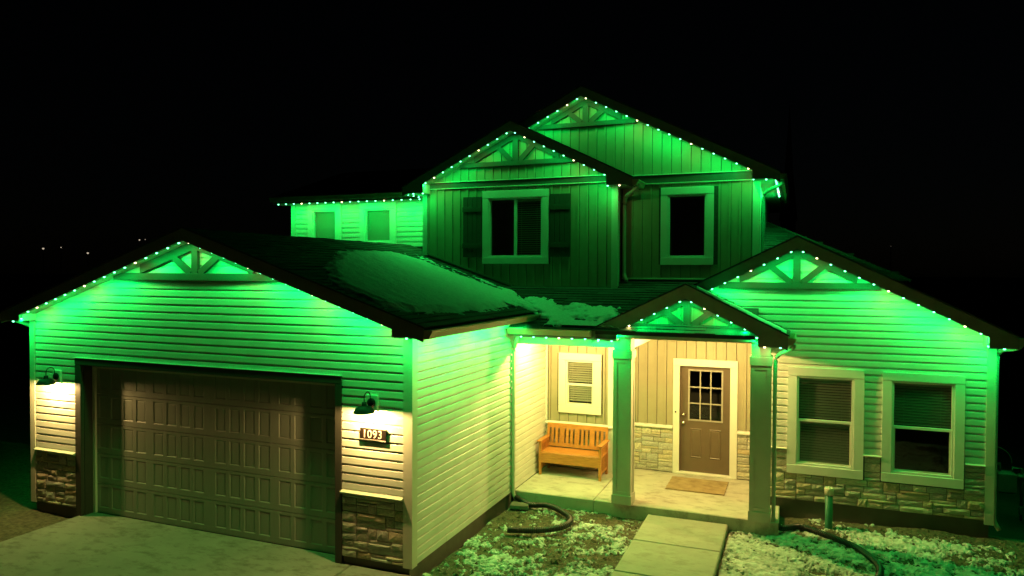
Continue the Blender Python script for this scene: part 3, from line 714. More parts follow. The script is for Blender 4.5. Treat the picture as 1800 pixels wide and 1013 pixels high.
def gable(name, c, yf, wy, yb, half, s, ztop, fh, zbox, inbox, sides=(-1, 1), leftlimit=None, shl=(-1, 1), gut=(1,)):
    """gable roof with ridge along Y: deck prism, fascia boards, soffit, eave boxes, shingles"""
    hl = leftlimit if leftlimit else half
    tz = lambda d: ztop-s*d; b = B()
    lo = lambda d: tz(d)-fh+.03
    prof = [(c-hl, yf+.026, tz(hl)), (c, yf+.026, ztop), (c+half, yf+.026, tz(half)), (c+half, yf+.026, lo(half)), (c, yf+.026, lo(0)), (c-hl, yf+.026, lo(hl))]
    for a in ((0, 1, 4, 5), (1, 2, 3, 4)): b.prism([prof[k] for k in a], (0, yb-yf-.026, 0))
    roof = b.obj(name, 'deck', house)
    for sg in sides:
        hh = hl if sg < 0 else half
        f = B(); f.prism([(c, yf, ztop), (c+sg*hh, yf, tz(hh)), (c+sg*hh, yf, tz(hh)-fh), (c, yf, ztop-fh)], (0, .025, 0)); f.obj('fascia', 'fascia', roof)
        # shingle-edge drip strip
        f = B(); f.prism([(c, yf-.018, ztop+.028), (c+sg*(hh+.02), yf-.018, tz(hh)+.018), (c+sg*(hh+.02), yf-.018, tz(hh)-.004), (c, yf-.018, ztop+.006)], (0, .0175, 0)); f.obj('drip_edge', 'deck', roof)
        so = B(); so.prism([(c, yf+.026, lo(0)-.012), (c+sg*(hh-.02), yf+.026, lo(hh-.02)-.012), (c+sg*(hh-.02), yf+.026, lo(hh-.02)-.003), (c, yf+.026, lo(0)-.003)], (0, wy-yf-.03, 0)); so.obj('soffit', 'soffit', roof)
        if zbox is not None and not (sg < 0 and leftlimit):
            xi, xo = c+sg*inbox, c+sg*hh
            bx = B(); bx.prism([(xi, yf-.003, tz(inbox)-fh+.02), (xo, yf-.003, tz(hh)-.01), (xo-sg*.02, yf-.003, zbox), (xi, yf-.003, zbox)], (0, .03, 0)); bx.obj('eave_box', 'fascia', roof)
            sf = B(); sf.box(min(xi, xo), max(xi, xo), yf+.028, wy+.02, zbox+.002, zbox+.014); sf.box(min(xi, xo-sg*.005), max(xi, xo-sg*.005), wy+.021, yb-.1, zbox+.002, zbox+.014)
            sf.obj('soffit', 'soffit', roof)
            sb = B(); sb.box(min(xi, xi+sg*.02), max(xi, xi+sg*.02), yf+.028, wy, zbox+.015, tz(inbox)-fh+.01); sb.obj('box_return', 'soffit', roof)
            ef = B(); ef.box(min(xo, xo-sg*.02), max(xo, xo-sg*.02), yf+.03, yb-.1, zbox, tz(hh)-.012); ef.obj('fascia', 'fascia', roof)
        if sg in shl:
            L_ = math.hypot(hh+.02, s*(hh+.02)); ln = yb-yf+.018
            shingles('shingles', (c+sg*(hh+.02), yf-.018, tz(hh+.02)+.004), (0, 1, 0), (-sg, 0, s), ln, L_, roof)
        if sg in gut and zbox is not None: gutter(roof, (c+sg*hh, yf+.02, tz(hh)-.03), (0, 1, 0), sg, min(yb-yf-.2, 6))
    return roof
def gutter(parent, o, U, sg, ln, axis='y', hgt=.105, wd=.115):
    # K-style gutter profile running along +Y (axis y, facing sg*X) or along +X (axis x, facing -Y)
    P = [(0, 0), (0, -hgt), (.07, -hgt), (.085, -hgt+.035), (wd-.012, -.03), (wd, -.022), (wd, 0), (wd-.014, 0), (wd-.014, -.012), (.075, -hgt+.035), (.06, -hgt+.008), (.006, -hgt+.008), (.006, 0)]
    if axis == 'y': pts = [(o[0]+sg*a, o[1], o[2]+z) for a, z in P]; d = (0, ln, 0)
    else: pts = [(o[0], o[1]-a, o[2]+z) for a, z in P]; d = (ln, 0, 0)
    b = B(); b.prism(pts, d)
    P2 = [(0, 0), (0, -hgt), (.07, -hgt), (.085, -hgt+.035), (wd, -.022), (wd, 0)]
    for off in (0, 1):
        if axis == 'y': pts = [(o[0]+sg*a, o[1]+off*ln-.001+.002*off, o[2]+z) for a, z in P2]
        else: pts = [(o[0]+off*ln-.001+.002*off, o[1]-a, o[2]+z) for a, z in P2]
        b.poly(pts)
    return b.obj('gutter', 'gutter', parent)
rg = gable('garage_roof', GC, -.30, 0, 6.17, 3.875, .333, 4.27, .175, 2.85, 3.435, gut=(-1, 1))
rb = gable('bump_roof', BC, 5.03, BY, 8.5, 2.42, .5, 6.63, .18, 5.30, 1.93, gut=(1,))
rm = gable('main_roof', CC, 5.37, CY, 13, 3.62, .5, 7.265, .18, 5.34, 3.16, gut=(1,))
rw = gable('wing_roof', EC, 4.06, EY, 10, 2.95, .5, 4.245, .185, 2.61, 2.585, leftlimit=1.9, gut=())
PC = 2.965
rp_ = gable('porch_roof', PC, 3.32, 3.58, 4.52, 1.50, .5, 3.485, .215, 2.57, 1.08, gut=(1,))
# porch gable wall
pg = B(); pg.prism([(1.6, 3.60, 2.615), (4.3, 3.60, 2.615), (4.3, 3.60, 2.60), (1.6, 3.60, 2.60)], (0, .1, 0)); pg.prism([(1.62, 3.60, 2.62), (4.31, 3.60, 2.62), (PC, 3.60, 3.26)], (0, .1, 0))
pgw = pg.obj('porch_gable_wall', 'cornerm', house)
boards(pgw, FY(3.60), 1.78, 4.15, 2.08, lambda a: 2.625, lambda a: 3.285-.5*abs(a-PC))
# lower front roof (shed plane) and hip behind the wing
LS = .305; lz = lambda y: 3.385+LS*(y-5.38)
lr = B(); lr.hexa([(-1.0, 3.24, lz(3.24)-.06), (4.0, 3.24, lz(3.24)-.06), (4.0, 5.9, lz(5.9)-.06), (-1.0, 5.9, lz(5.9)-.06), (-1.0, 3.24, lz(3.24)), (4.0, 3.24, lz(3.24)), (4.0, 5.9, lz(5.9)), (-1.0, 5.9, lz(5.9))])
lro = lr.obj('lower_roof', 'deck', house)
shingles('shingles', (-1, 3.22, lz(3.22)+.003), (1, 0, 0), (0, 1, LS), 5, 2.65*1.05, lro, clip=lambda c: c.x > .3-1.4*max(0, (c.y-3.9)) and c.x < 3.4)
B().box(.022, 1.55, 3.235, 3.26, 2.60, lz(3.24)-.01).obj('fascia', 'fascia', lro)
B().box(.022, 1.9, 3.261, 3.56, 2.585, 2.60).obj('soffit', 'soffit', lro)
gutter(lro, (.05, 3.234, 2.735), None, 1, 1.44, axis='x')
hs_ = .333; hz = lambda y: 3.40+hs_*(y-5.38)
hr = B(); hr.poly([(3.3, 5.8, hz(5.8)-.01), (6.4, 5.8, hz(5.8)-.01), (3.82, 9.9, hz(9.9)-.01), (3.3, 9.9, hz(9.9)-.01)]); hr.poly([(6.4, 5.8, hz(5.8)-.01), (9, 12, 2.6), (3.82, 9.9, hz(9.9)-.01)])
hro = hr.obj('hip_roof', 'deck', house)
shingles('shingles', (3.3, 5.8, hz(5.8)), (1, 0, 0), (0, 1, hs_), 3.2, 4.3, hro, clip=lambda c: c.x < 4.50-.63*(c.y-8.76))
B().tube([(6.4, 5.8, hz(5.8)+.0), (3.82, 9.9, hz(9.9)+.0)], .035, 6).obj('hip_cap', 'shingle', hro)
# rear-left roof: eave along X
kr = B(); ez = 5.43
kr.prism([(-7.05, 5.77, ez), (-7.05, 8.6, ez+.333*2.83), (-7.05, 11.4, ez), (-7.05, 11.4, ez-.1), (-7.05, 8.6, ez+.333*2.83-.1), (-7.05, 5.77, ez-.1)], (4.6, 0, 0))
kro = kr.obj('rear_roof', 'deck', house)
B().box(-7.05, -2.74, 5.745, 5.769, 5.262, 5.425).obj('fascia', 'fascia', kro); B().box(-7.05, -2.74, 5.77, 6.165, 5.262, 5.274).obj('soffit', 'soffit', kro)
gutter(kro, (-7.05, 5.744, 5.415), None, 1, 4.30, axis='x')
shingles('shingles', (-7.05, 5.76, ez+.004), (1, 0, 0), (0, 1, .333), 4.6, 3.0, kro, clip=lambda c: c.x < -2.6)

# gable trusses
def truss(parent, c, y, s, zu, zc0, zc1, wm=.085, rb_=.12, dspread=.42, clipx=None):
    t = B()
    half = (zu-zc0)/s
    zr = lambda x: zu-s*abs(x-c)
    # rafters (under soffit)
    for sg in (-1, 1):
        h = half+.25 if not clipx else half
        e = (zu-rb_-zc1)/s+.02
        t.prism([(c, y, zu), (c+sg*e, y, zu-s*e), (c+sg*e, y, zu-s*e-rb_), (c, y, zu-rb_)], (0, .045, 0))
    tr = t.obj('truss', 'taupe', parent)
    hc = (zu-(zc0+zc1)/2)/s
    B().bbox(c-hc, c+hc, y-.006, y+.05, zc0, zc1, .004).obj('tie_beam', 'taupe', tr)
    B().bbox(c-wm*.6, c+wm*.6, y-.004, y+.048, zc1, zu-rb_*.9, .004).obj('king_post', 'taupe', tr)
    for sg in (-1, 1):
        a0 = Vector((c+sg*wm*.9, y-.002, zc1)); xe = c+sg*dspread; a1 = Vector((xe, y-.002, zr(xe)-rb_+.01))
        dv = (a1-a0).normalized(); nv = Vector((-dv.z, 0, dv.x))*wm*.5
        B().prism([a0-nv, a0+nv, a1+nv+dv*.05, a1-nv+dv*.05], (0, .044, 0)).obj('brace', 'taupe', tr)
truss(gw, GC, -.072, .333, 4.115, 3.525, 3.63, .095, .135, .40)
truss(bm, BC, BY-.066, .5, 6.465, 5.805, 5.90, .10, .12, .36)
truss(mg, CC, CY-.066, .5, 7.10, 6.555, 6.645, .10, .11, .33)
truss(wg, EC, EY-.072, .5, 4.075, 3.42, 3.525, .095, .12, .38)
truss(pgw, PC, 3.60-.066, .5, 3.285, 2.745, 2.85, .095, .10, .33)

# downspouts (rectangular swept tubes)
def spout(path, m='spout', name='downspout', r=.033, parent=None):
    pts = [Vector(p) for p in path]; out = [pts[0]]
    for a, b_, c in zip(pts, pts[1:], pts[2:]):
        d1 = min(.06, (b_-a).length/2); d2 = min(.06, (c-b_).length/2)
        p0 = b_+(a-b_).normalized()*d1; p2 = b_+(c-b_).normalized()*d2
        out += [p0, (p0+p2+b_*2)/4, p2]
    out.append(pts[-1]); b = B(); b.tube(out, r*1.25, 8, r*.95); return b.obj(name, m, parent or house, True)
spout([(.16, 3.30, 2.64), (.15, 3.33, 2.54), (.06, 3.44, 2.38), (.055, 3.44, -.18), (.12, 3.45, -.27)])
spout([(1.83, 5.20, 5.36), (1.82, 5.22, 5.27), (1.50, 5.62, 5.14), (1.46, 5.70, 5.03), (1.46, 5.70, 3.62), (1.53, 5.60, 3.52)])
spout([(4.33, 5.60, 5.40), (4.33, 5.62, 5.27), (4.03, 5.86, 5.16), (3.985, 5.88, 5.05), (3.985, 5.88, 3.66), (4.05, 5.80, 3.57)])
spout([(4.55, 3.44, 2.62), (4.54, 3.46, 2.55), (4.33, 3.60, 2.44), (4.285, 3.63, 2.34), (4.285, 3.63, -.12), (4.33, 3.60, -.22)])
spout([(7.58, 4.20, 2.66), (7.55, 4.25, 2.60), (7.39, 4.48, 2.55), (7.355, 4.52, 2.45), (7.355, 4.52, -.02), (7.42, 4.48, -.14)], 'cornerm')
spout([(-7.48, -.10, 3.0), (-7.47, -.08, 2.86), (-7.26, .10, 2.74), (-7.16, .16, 2.60), (-7.16, .16, -.1)])
gutter(rw, (EC+2.95, 4.08, 4.245-.5*2.95-.02), None, 1, 5, 'y')

# ================================================================ STRING LIGHTS
bmesh_ = {}
for key in ('gbulb', 'wbulb'):
    b = B(); b.cur = 0; b.lathe([(.001, .014), (.016, .014), (.0165, .002)], seg=8)
    b.cur = 1; b.lathe([(.0165, .002), (.0165, -.006), (.013, -.013), (.007, -.017), (.001, -.018)], seg=8)
    bmesh_[key] = b.mesh('bulb', ['black', key], True)
cnt = [0]
def lightstring(name, label, paths, start=2, back=.0, sp=.2235, off0=.1, power=1.0, tilt=(.2, 0)):
    t = thing(name, label, 'light string', group='roofline string lights')
    wv = B(); k = start
    for path in paths:
        path = [Vector(p) for p in path]; wv.tube(path, .004, 4)
        acc = off0
        for a, b_ in zip(path, path[1:]):
            L_ = (b_-a).length; d_ = (b_-a).normalized()
            while acc < L_:
                p = a+d_*acc; warm = (k % 5 == 0); k += 1
                o = link('bulb', bmesh_['wbulb' if warm else 'gbulb'], t, p+Vector((0, 0, .004)))
                j = random.uniform(.85, 1.15)
                dlight('bulb_light', o, (0, 0, -.026), WARM if warm else GREEN, BULB_W*power*j*(.15 if warm else 1), rot=tilt)
                acc += sp
            acc -= L_
    wv.obj('wire', 'black', t)
    return t
def rake(c, y, s, z0, sg, d0, d1): return [(c+sg*d0, y, z0-s*d0-.004), (c+sg*d1, y, z0-s*d1-.004)]
lightstring('light_string', 'green light string along both rakes of the garage gable',
            [rake(GC, -.262, .333, 4.10, -1, .0, 3.42)+[(GC-3.45, -.262, 2.84), (GC-3.86, -.262, 2.84)], rake(GC, -.262, .333, 4.10, 1, .0, 3.42)+[(GC+3.45, -.262, 2.84), (GC+3.86, -.262, 2.84)]], 1, power=.88)
lightstring('light_string', 'green light string under the gutter along the garage side eave', [[(.30, -.1, 2.84), (.30, 3.2, 2.84)]], 3, tilt=(0, .35), power=1.5)
lightstring('light_string', 'green light string along the far eave of the garage roof', [[(GC-3.85, -.1, 2.84), (GC-3.85, 3.2, 2.84)]], 3, power=.6, tilt=(0, -.5))
lightstring('light_string', 'green light string under the porch eave gutter beside the garage wall', [[(.24, 3.25, 2.585), (1.62, 3.25, 2.585)]], 2, off0=.02)
lightstring('light_string', 'green light string outlining the small porch gable above the front door',
            [rake(PC, 3.355, .5, 3.27, -1, .0, 1.05)+[(PC-1.09, 3.355, 2.56), (PC-1.45, 3.355, 2.56)], rake(PC, 3.355, .5, 3.27, 1, .0, 1.05)+[(PC+1.09, 3.355, 2.56), (PC+1.45, 3.355, 2.56)]], 1)
lightstring('light_string', 'green light string on the upper gable over the shuttered window',
            [rake(BC, 5.068, .5, 6.45, -1, .0, 1.90)+[(BC-1.95, 5.068, 5.29), (BC-2.38, 5.068, 5.29)], rake(BC, 5.068, .5, 6.45, 1, .0, 1.90)+[(BC+1.95, 5.068, 5.29), (BC+2.38, 5.068, 5.29)]], 2, power=.62, tilt=(.15, 0))
lightstring('light_string', 'green light string along the topmost gable of the house',
            [rake(CC, 5.408, .5, 7.085, -1, .0, 2.2), rake(CC, 5.408, .5, 7.085, 1, .0, 3.12)+[(CC+3.18, 5.408, 5.33), (CC+3.58, 5.408, 5.33)]], 4, power=.55, tilt=(.5, 0))
lightstring('light_string', 'bright green light string on the upper right eave above the downspout', [[(CC+3.55, 5.50, 5.33), (CC+3.55, 8.5, 5.33)]], 1, off0=.02, power=.7, tilt=(0, .5))
lightstring('light_string', 'green light string on the upper eave left of the shuttered window gable', [[(BC-2.37, 5.1, 5.29), (BC-2.37, 6.1, 5.29)]], 1, power=.6, tilt=(0, -.5))
lightstring('light_string', 'green light string along the eave over the two small rear windows', [[(-6.98, 5.76, 5.255), (-2.85, 5.76, 5.255)]], 2, power=1.0)
lightstring('light_string', 'green light string along the gable above the two tall wing windows',
            [rake(EC, 4.098, .5, 4.06, -1, .0, 1.35), rake(EC, 4.098, .5, 4.06, 1, .0, 2.56)+[(EC+2.59, 4.098, 2.60), (EC+2.9, 4.098, 2.60)]], 2, power=1.12)
lightstring('light_string', 'green light string on the wing eave round the far corner downspout', [[(EC+2.92, 4.2, 2.60), (EC+2.92, 7, 2.60)]], 2, power=.6, tilt=(0, .5))

# ================================================================ LAMPS
def sconce(x, label):
    t = thing('wall_lamp', label, 'wall lamp', (x, 0, 1.86), group='gooseneck lamps beside the garage door')
    B().bbox(-.085, .085, -.055, -.003, -.01, .20, .005).obj('mounting_block', 'trim', t)
    b = B(); b.lathe([(.001, 0), (.062, 0), (.062, .012), (.045, .028), (.001, .03)], seg=18); o = b.obj('backplate', 'black', t, True); o.rotation_euler = (math.pi/2, 0, 0); o.location = (0, -.056, .10)
    b = B(); pth = [(0, -.07, .10), (0, -.085, .13)]
    for k in range(9):
        an = math.pi*k/8; pth.append((0, -.155+.07*math.cos(an), .185+.07*math.sin(an)))
    pth += [(0, -.225, .14), (0, -.225, .10)]
    b.tube(pth, .0075, 8); b.obj('gooseneck', 'black', t, True)
    b = B(); pr_ = [(.001, .135), (.030, .135), (.034, .10), (.038, .085), (.085, .075), (.115, .045), (.140, .0)]
    b.lathe(pr_, seg=28); b.lathe([(.137, .001), (.112, .041), (.083, .070), (.001, .074)], seg=28); b.lathe([(.140, 0), (.137, .001)], seg=28)
    o = b.obj('shade', 'black', t, True); o.location = (0, -.225, 0)
    b = B(); b.lathe([(.001, .066), (.014, .066), (.018, .05), (.026, .040), (.022, .026), (.001, .018)], seg=12); o = b.obj('bulb', 'lens', t, True); o.location = (0, -.225, 0.012)
    plight('lamp_light', t, (0, -.225, .012), SCONCE, SCONCE_W, .02)
sconce(-.56, 'black gooseneck wall lamp above the house number plate')
sconce(-6.47, 'black gooseneck wall lamp on the far side of the garage door')
for i, (x, y) in enumerate(((.62, 4.05), (3.12, 4.02))):
    b = B(); b.lathe([(.001, 0), (.12, 0), (.12, -.018), (.001, -.020)], seg=20); c = b.obj('ceiling_light', 'trim', house); c.location = (x, y, 2.619)
    b = B(); b.lathe([(.105, -.0212), (.104, -.0235), (.001, -.024)], seg=20); b.obj('diffuser', 'lens', c, True)
    plight('ceiling_light_source', c, (0, 0, -.052), PORCH, PORCH_W*(.82, 1.05)[i], .03)

# ================================================================ HOUSE NUMBER
t = thing('house_number_sign', 'black plate with the house number 1093 on white siding', 'sign', (-.54, -.0275, 1.47))
B().bbox(-.195, .195, -.03, 0, 0, .148, .004).obj('plate', 'sign', t); B().bbox(-.195, .195, -.034, .0, -.008, -.001, .003).obj('ledge', 'sign', t)
B().box(-.195, .195, -.0315, -.0305, .004, .008).obj('edge_line', 'num', t)
tc = bpy.data.curves.new('numerals', 'FONT'); tc.body = '1093'; tc.size = .15; tc.align_x = 'CENTER'; tc.extrude = .003; tc.space_character = 1.04
to = bpy.data.objects.new('numerals', tc); COL.objects.link(to); to.parent = t; to.rotation_euler = (math.pi/2, 0, 0); to.location = (-.005, -.0335, .028); tc.materials.append(M['num'])
bpy.context.view_layer.update(); nm = bpy.data.meshes.new_from_object(to.evaluated_get(bpy.context.evaluated_depsgraph_get())); bpy.data.objects.remove(to)
to = link('numerals', nm, t, (-.005, -.0335, .028)); to.rotation_euler = (math.pi/2, 0, 0)

# ================================================================ BENCH
bn = thing('bench', 'orange slatted wooden bench standing on the porch under the small window', 'bench', (.10, 4.64, -.14))
BW = 1.20
def bb(name, *a, c=.004): B_ = B(); B_.bbox(*a, c); return B_.obj(name, 'bench', bn)
for x0 in (0, BW-.045):
    bb('leg', x0, x0+.045, 0, .045, 0, .625); bb('leg', x0, x0+.045, .50, .545, 0, .66)
    bb('armrest', x0-.03 if x0 == 0 else x0-.02, x0+.065 if x0 == 0 else x0+.075, -.03, .53, .6255, .65)
    bb('side_rail', x0+.008, x0+.037, .045, .50, .10, .15); bb('side_rail', x0+.008, x0+.037, .045, .50, .56, .60)
    for k in range(5): y = .085+k*.083; bb('side_slat', x0+.013, x0+.033, y, y+.035, .15, .56)
bb('seat', .0, BW, .0455, .50, .405, .43); bb('apron', .045, BW-.045, .004, .028, .235, .425)
bb('apron', .045, BW-.045, .47, .49, .25, .40)
bt = B()
def bk_(name, x0, x1, z0, z1, th=.022):   # leaning back pieces
    l = lambda z: .455+(z-.43)*.14
    b = B(); b.hexa([(x0, l(z0), z0), (x1, l(z0), z0), (x1, l(z0)+th, z0), (x0, l(z0)+th, z0), (x0, l(z1), z1), (x1, l(z1), z1), (x1, l(z1)+th, z1), (x0, l(z1)+th, z1)])
    b.obj(name, 'bench', bn)
bk_('back_rail', .046, BW-.046, .805, .885, .028); bk_('back_rail', .046, BW-.046, .455, .515, .028)
bk_('back_post', .0, .045, .43, .885, .03); bk_('back_post', BW-.045, BW, .43, .885, .03)
x = .046; gap, ns, wsx = .035, .050, .094
tot = 12*gap+8*ns+3*wsx; adj = (BW-.092-tot)/2
x += adj
for g in range(4):
    for k in range(3):
        x += gap
        if k < 2: bk_('back_slat', x, x+ns, .515, .805, .016); x += ns
    if g < 3: bk_('back_slat', x, x+wsx, .515, .805, .016); x += wsx
if adj > .01: bk_('back_slat', .046, .046+adj, .515, .805, .016); bk_('back_slat', BW-.046-adj, BW-.046, .515, .805, .016)
# doormat
dm = B(); nx, ny = 24, 20
g = {}
for i in range(nx+1):
    for j in range(ny+1):
        g[i, j] = len(dm.v); dm.v.append((i/nx*1.0+.006*math.sin(j*1.3), j/ny*.80+.004*math.sin(i*.9), .020+.004*random.random()))
for i in range(nx):
    for j in range(ny): dm.f.append((g[i, j], g[i+1, j], g[i+1, j+1], g[i, j+1])); dm.mi.append(0)
per = [g[i, 0] for i in range(nx+1)]+[g[nx, j] for j in range(1, ny+1)]+[g[i, ny] for i in range(nx-1, -1, -1)]+[g[0, j] for j in range(ny-1, 0, -1)]
i0 = len(dm.v)
for p in per: dm.v.append((dm.v[p][0], dm.v[p][1], .001))
for k in range(len(per)): dm.f.append((per[k], i0+k, i0+(k+1) % len(per), per[(k+1) % len(per)])); dm.mi.append(0)
dmo = tag(dm.obj('doormat', 'mat_', None, loc=(2.47, 4.63, -.14)), 'tan coir doormat lying before the brown front door', 'doormat')

# ================================================================ DRAIN HOSES, CLEANOUT, METER
def catmull(P, n=14):
    P = [Vector(p) for p in P]; P = [P[0]*2-P[1]]+P+[P[-1]*2-P[-2]]; out = []
    for i in range(1, len(P)-2):
        for k in range(n):
            t = k/n; out.append(.5*((2*P[i])+(P[i+1]-P[i-1])*t+(2*P[i-1]-5*P[i]+4*P[i+1]-P[i+2])*t*t+(3*P[i]-P[i-1]-3*P[i+1]+P[i+2])*t**3))
    out.append(P[-2]); return out
def hose(label, pts, r=.048):
    pth = catmull(pts); fine = []
    for a, b_ in zip(pth, pth[1:]):
        n = max(1, int((b_-a).length/.011))
        for k in range(n): fine.append(a.lerp(b_, k/n))
    b = B(); b.tube(fine, r, 12, caps=True, rfun=lambda k: r*(1 if k % 2 else .88)); return tag(b.obj('drain_hose', 'hose'), label, 'drain hose', 'drain hoses on the garden soil')
hose('black corrugated drain hose curling from the porch corner downspout beside the garage', [(.10, 3.44, -.21), (.22, 3.42, -.26), (.42, 3.36, -.29), (.72, 3.35, -.262), (1.02, 3.17, -.262), (1.25, 2.90, -.262), (1.30, 2.66, -.262), (1.20, 2.40, -.262), (.92, 2.18, -.262), (.50, 2.03, -.262)])
hose('black corrugated drain hose running from the porch column past the green pipe', [(4.33, 3.60, -.19), (4.42, 3.72, -.26), (4.68, 3.90, -.262), (5.02, 3.72, -.28), (5.38, 3.38, -.28), (5.56, 3.05, -.28), (5.65, 2.70, -.28), (5.60, 2.30, -.28), (5.40, 1.9, -.28)])
ct = thing('cleanout_pipe', 'upright green sewer pipe with white cap standing before the stone base', 'pipe', (5.085, 4.12, -.34))
B().lathe([(.055, 0), (.055, .60), (.001, .601)], seg=20).obj('pipe', 'pvcg', ct, True)
B().lathe([(.0555, .56), (.066, .56), (.067, .66), (.062, .672), (.050, .674), (.048, .665), (.02, .665), (.018, .690), (.001, .692)], seg=20).obj('cap', 'pvcw', ct, True)
gm = thing('gas_meter', 'dim grey gas meter with pipes round the dark side of the wing', 'gas meter', (7.85, 6.0, -.4))
b = B().bbox(-.13, .13, -.10, .10, .45, .80, .03).obj('body', 'meter', gm)
B().lathe([(.001, .0), (.075, .0), (.085, .02), (.06, .05), (.001, .06)], (.22, 0, .72), 16).obj('regulator', 'meter', gm, True)
B().tube([(-.09, 0, .80), (-.09, 0, .92), (-.30, 0, .92), (-.50, 0, .92)], .02, 8).obj('pipe', 'meter', gm, True)
B().tube([(.09, 0, .80), (.09, 0, .87), (.22, 0, .87), (.22, 0, .0)], .02, 8).obj('pipe', 'meter', gm, True)
B().bbox(.185, .255, -.03, .03, .10, .24, .008).obj('valve', 'meter', gm)
ar = []
for k in range(12): an = math.pi*k/11; ar.append((-.2+.28*-math.cos(an), .0, .95+.26*math.sin(an)))
B().tube(ar, .006, 6).obj('cable', 'meter', gm)
# splash block and stones near the garage corner
b = B(); b.hexa([(0, 0, 0), (.34, .06, 0), (.30, .24, 0), (-.02, .2, 0), (.02, .02, .05), (.33, .07, .06), (.29, .22, .07), (.0, .18, .07)])
tag(b.obj('splash_block', 'found', loc=(-.02+.10, 3.15, -.335)), 'small grey splash block below the porch corner downspout', 'splash block')
b = B(); b.hexa([(0, 0, 0), (.10, -.03, 0), (.13, .05, 0), (.03, .08, 0), (.01, .01, .05), (.09, -.02, .04), (.12, .05, .045), (.03, .07, .05)])
tag(b.obj('rock', 'pvcw', loc=(.06, .16, -.33)), 'pale broken rock at the foot of the garage corner', 'rock')

# ================================================================ SNOW ON ROOFS
poly = np.array([(-2.83, 2.69), (-2.63, 2.06), (-2.19, 1.27), (-1.79, .63), (-1.43, .22), (-1.16, 0), (-.89, -.09), (-.57, -.08), (-.34, -.11), (-.18, -.03), (-.09, .19), (-.01, .62), (.08, 1.27), (.10, 1.98), (.10, 2.86), (.06, 3.6), (-.1, 4.25), (-.41, 4.60), (-.96, 4.52), (-1.36, 4.45), (-1.89, 4.55), (-2.22, 4.55), (-2.57, 4.52), (-2.85, 4.1), (-2.86, 3.3)])
def sdf(X, Y, P):
    d = np.full(X.shape, 1e9); ins = np.zeros(X.shape, bool)
    for a, b in zip(P, np.roll(P, -1, 0)):
        e = b-a; wx, wy = X-a[0], Y-a[1]; t = np.clip((wx*e[0]+wy*e[1])/(e@e), 0, 1)
        d = np.minimum(d, np.hypot(wx-t*e[0], wy-t*e[1]))
        c = ((a[1] > Y) != (b[1] > Y)) & (X < (b[0]-a[0])*(Y-a[1])/(b[1]-a[1]+1e-12)+a[0]); ins ^= c
    return np.where(ins, d, -d)
v, q, X, Y, Z = field(-3.3, .36, -.3, 5.3, .026, lambda X, Y: 0*X)
D = sdf(X, Y, poly)+.20*(fbm(X, Y, 4, 4)-.5)+.16*(fbm(X*.7, Y, 20, 3)-.5)
st = ((Y > 4.35)*(fbm(X*1.0+Y*.2, Y*2.4+X*.8, 4.5, 3)-.56)*.9*smooth(5.2, 4.6, Y)*smooth(-2.9, -2.2, X))
D = np.maximum(D, st)
zr = 4.27-.333*np.abs(X-GC)
hh = np.where(D > 0, .009+np.minimum(D*.28, .055)+(.02*(fbm(X, Y, 6, 3)-.5)+.012*(fbm(X, Y, 26, 2)-.5))*np.minimum(1, D*8), -.01)
on = (D.ravel() > 0)[q].any(1)
rs = tag(link('roof_snow', npmesh('roof_snow', np.stack([X, Y, zr+hh], -1).reshape(-1, 3), q[on], 'rsnow')), 'smooth sheet of snow on the garage roof slope', 'snow', kind='stuff')
v, q, X, Y, Z = field(-.9, 2.2, 3.3, 5.2, .02, lambda X, Y: 0*X)
cov = .64-.55*smooth(4.1, 4.75, Y)-.35*smooth(1.5, 2.0, X)
cov = np.maximum(cov, (.95-1.4*np.abs((X-.15)+.85*(Y-4.45)))*smooth(5.0, 4.5, Y)); cov = cov-1.0*smooth(.30, .05, np.hypot((X-.35)*.8, Y-3.45))
D = cov-(.55*fbm(X, Y*1.3, 3.2, 3)+.45*fbm(X+4, Y*1.5, 11, 3))
hh = np.where(D > 0, .018+np.minimum(D*.25, .035), -.01)
zr = np.maximum(lz(Y), 4.27-.333*np.abs(X-GC)*np.where(X < .35, 1, 99))
on = (D.ravel() > 0)[q].any(1)
tag(link('roof_snow', npmesh('roof_snow', np.stack([X, Y, zr+hh], -1).reshape(-1, 3), q[on], 'rsnow')), 'broken snow patches in the valley over the porch eave', 'snow', kind='stuff')
v, q, X, Y, Z = field(3.1, 4.45, 3.36, 4.3, .02, lambda X, Y: 0*X)
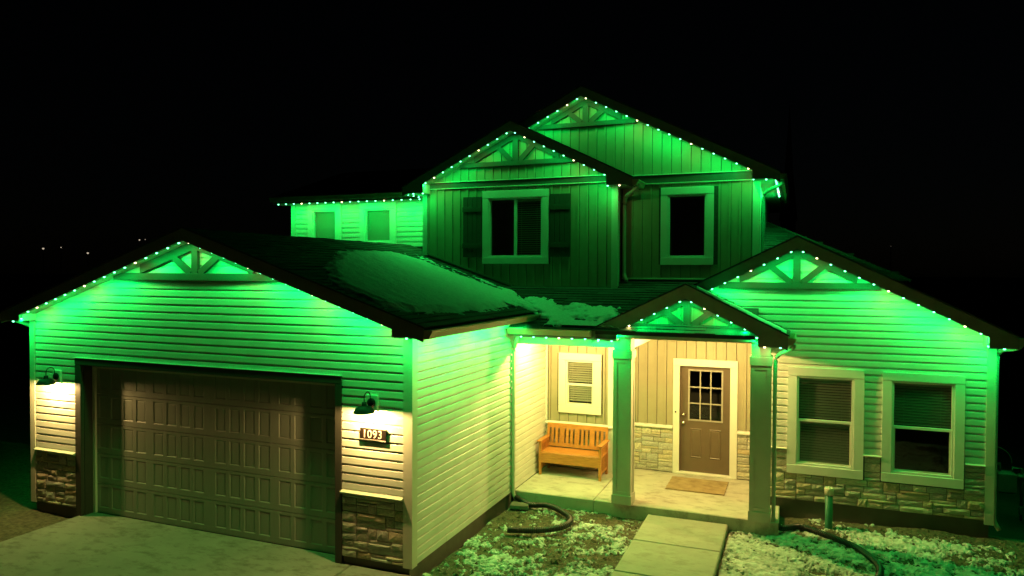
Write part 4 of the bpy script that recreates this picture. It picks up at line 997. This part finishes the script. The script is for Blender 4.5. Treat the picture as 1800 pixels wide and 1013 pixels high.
D = .10+.05*(X-3)-np.abs(Y-3.62-.02*X)+.25*(fbm(X, Y, 7, 3)-.5)
on = (D.ravel() > 0)[q].any(1); hh = np.where(D > 0, .018+np.minimum(D*.3, .03), -.01)
tag(link('roof_snow', npmesh('roof_snow', np.stack([X, Y, 3.485-.5*np.abs(X-PC)+hh], -1).reshape(-1, 3), q[on], 'rsnow')), 'thin strip of snow on the small porch gable roof', 'snow', kind='stuff')

# ================================================================ FAR AWAY
def farlamp(x, y, z, r, label):
    t = thing('street_lamp', label, 'lamp', (x, y, -.45), group='far lamps on the horizon')
    B().tube([(0, 0, 0), (0, 0, z+.45-r*1.2)], .12, 6).obj('pole', 'bark', t)
    B().lathe([(.001, -r), (r*.7, -r*.7), (r, 0), (r*.7, r*.5), (.001, r*.6)], (0, 0, z+.45), 10).obj('lamp_head', 'far_lamp' if x < 0 else 'dim_lamp', t, True)
cx, cy, cz = 4.547, -7.999, 3.661
FAR = ((-289.2, 198.6, 12.9, .55, 'far lamp with a fainter lamp close beside it beyond the garage roof'), (-282.3, 201.4, 13.4, .3, 'faint far lamp between two brighter ones beyond the garage roof'),
       (-271.8, 205.5, 11.1, .55, 'bright lone far lamp lowest of those beyond the garage roof'), (-251.7, 213.6, 16.7, .42, 'far lamp glowing just above the garage roof slope'),
       (-249.5, 214.5, 16.9, .2, 'faintest far lamp touching the garage roof slope'), (32.2, 325.8, 8.8, .25, 'tiny faint lamp low in the dark close to the wing roof'), (41.9, 329.8, 15.6, .2, 'tiny dim lamp high in the dark over the wing roof'))
for (x, y, z, r, l) in FAR:
    k = .6; farlamp(cx+(x-cx)*k, cy+(y-cy)*k, cz+(z-cz)*k, r*k*.8, l)
sp = thing('steeple', 'slender dark spire barely visible in the night sky behind the house', 'steeple', (3.75, 80, -.45))
B().box(-.8, .8, -.8, .8, 0, 10.2).obj('tower', 'bark', sp); B().lathe([(1.0, 10.2), (.45, 16), (.02, 23.6)], seg=8).obj('spire', 'bark', sp)
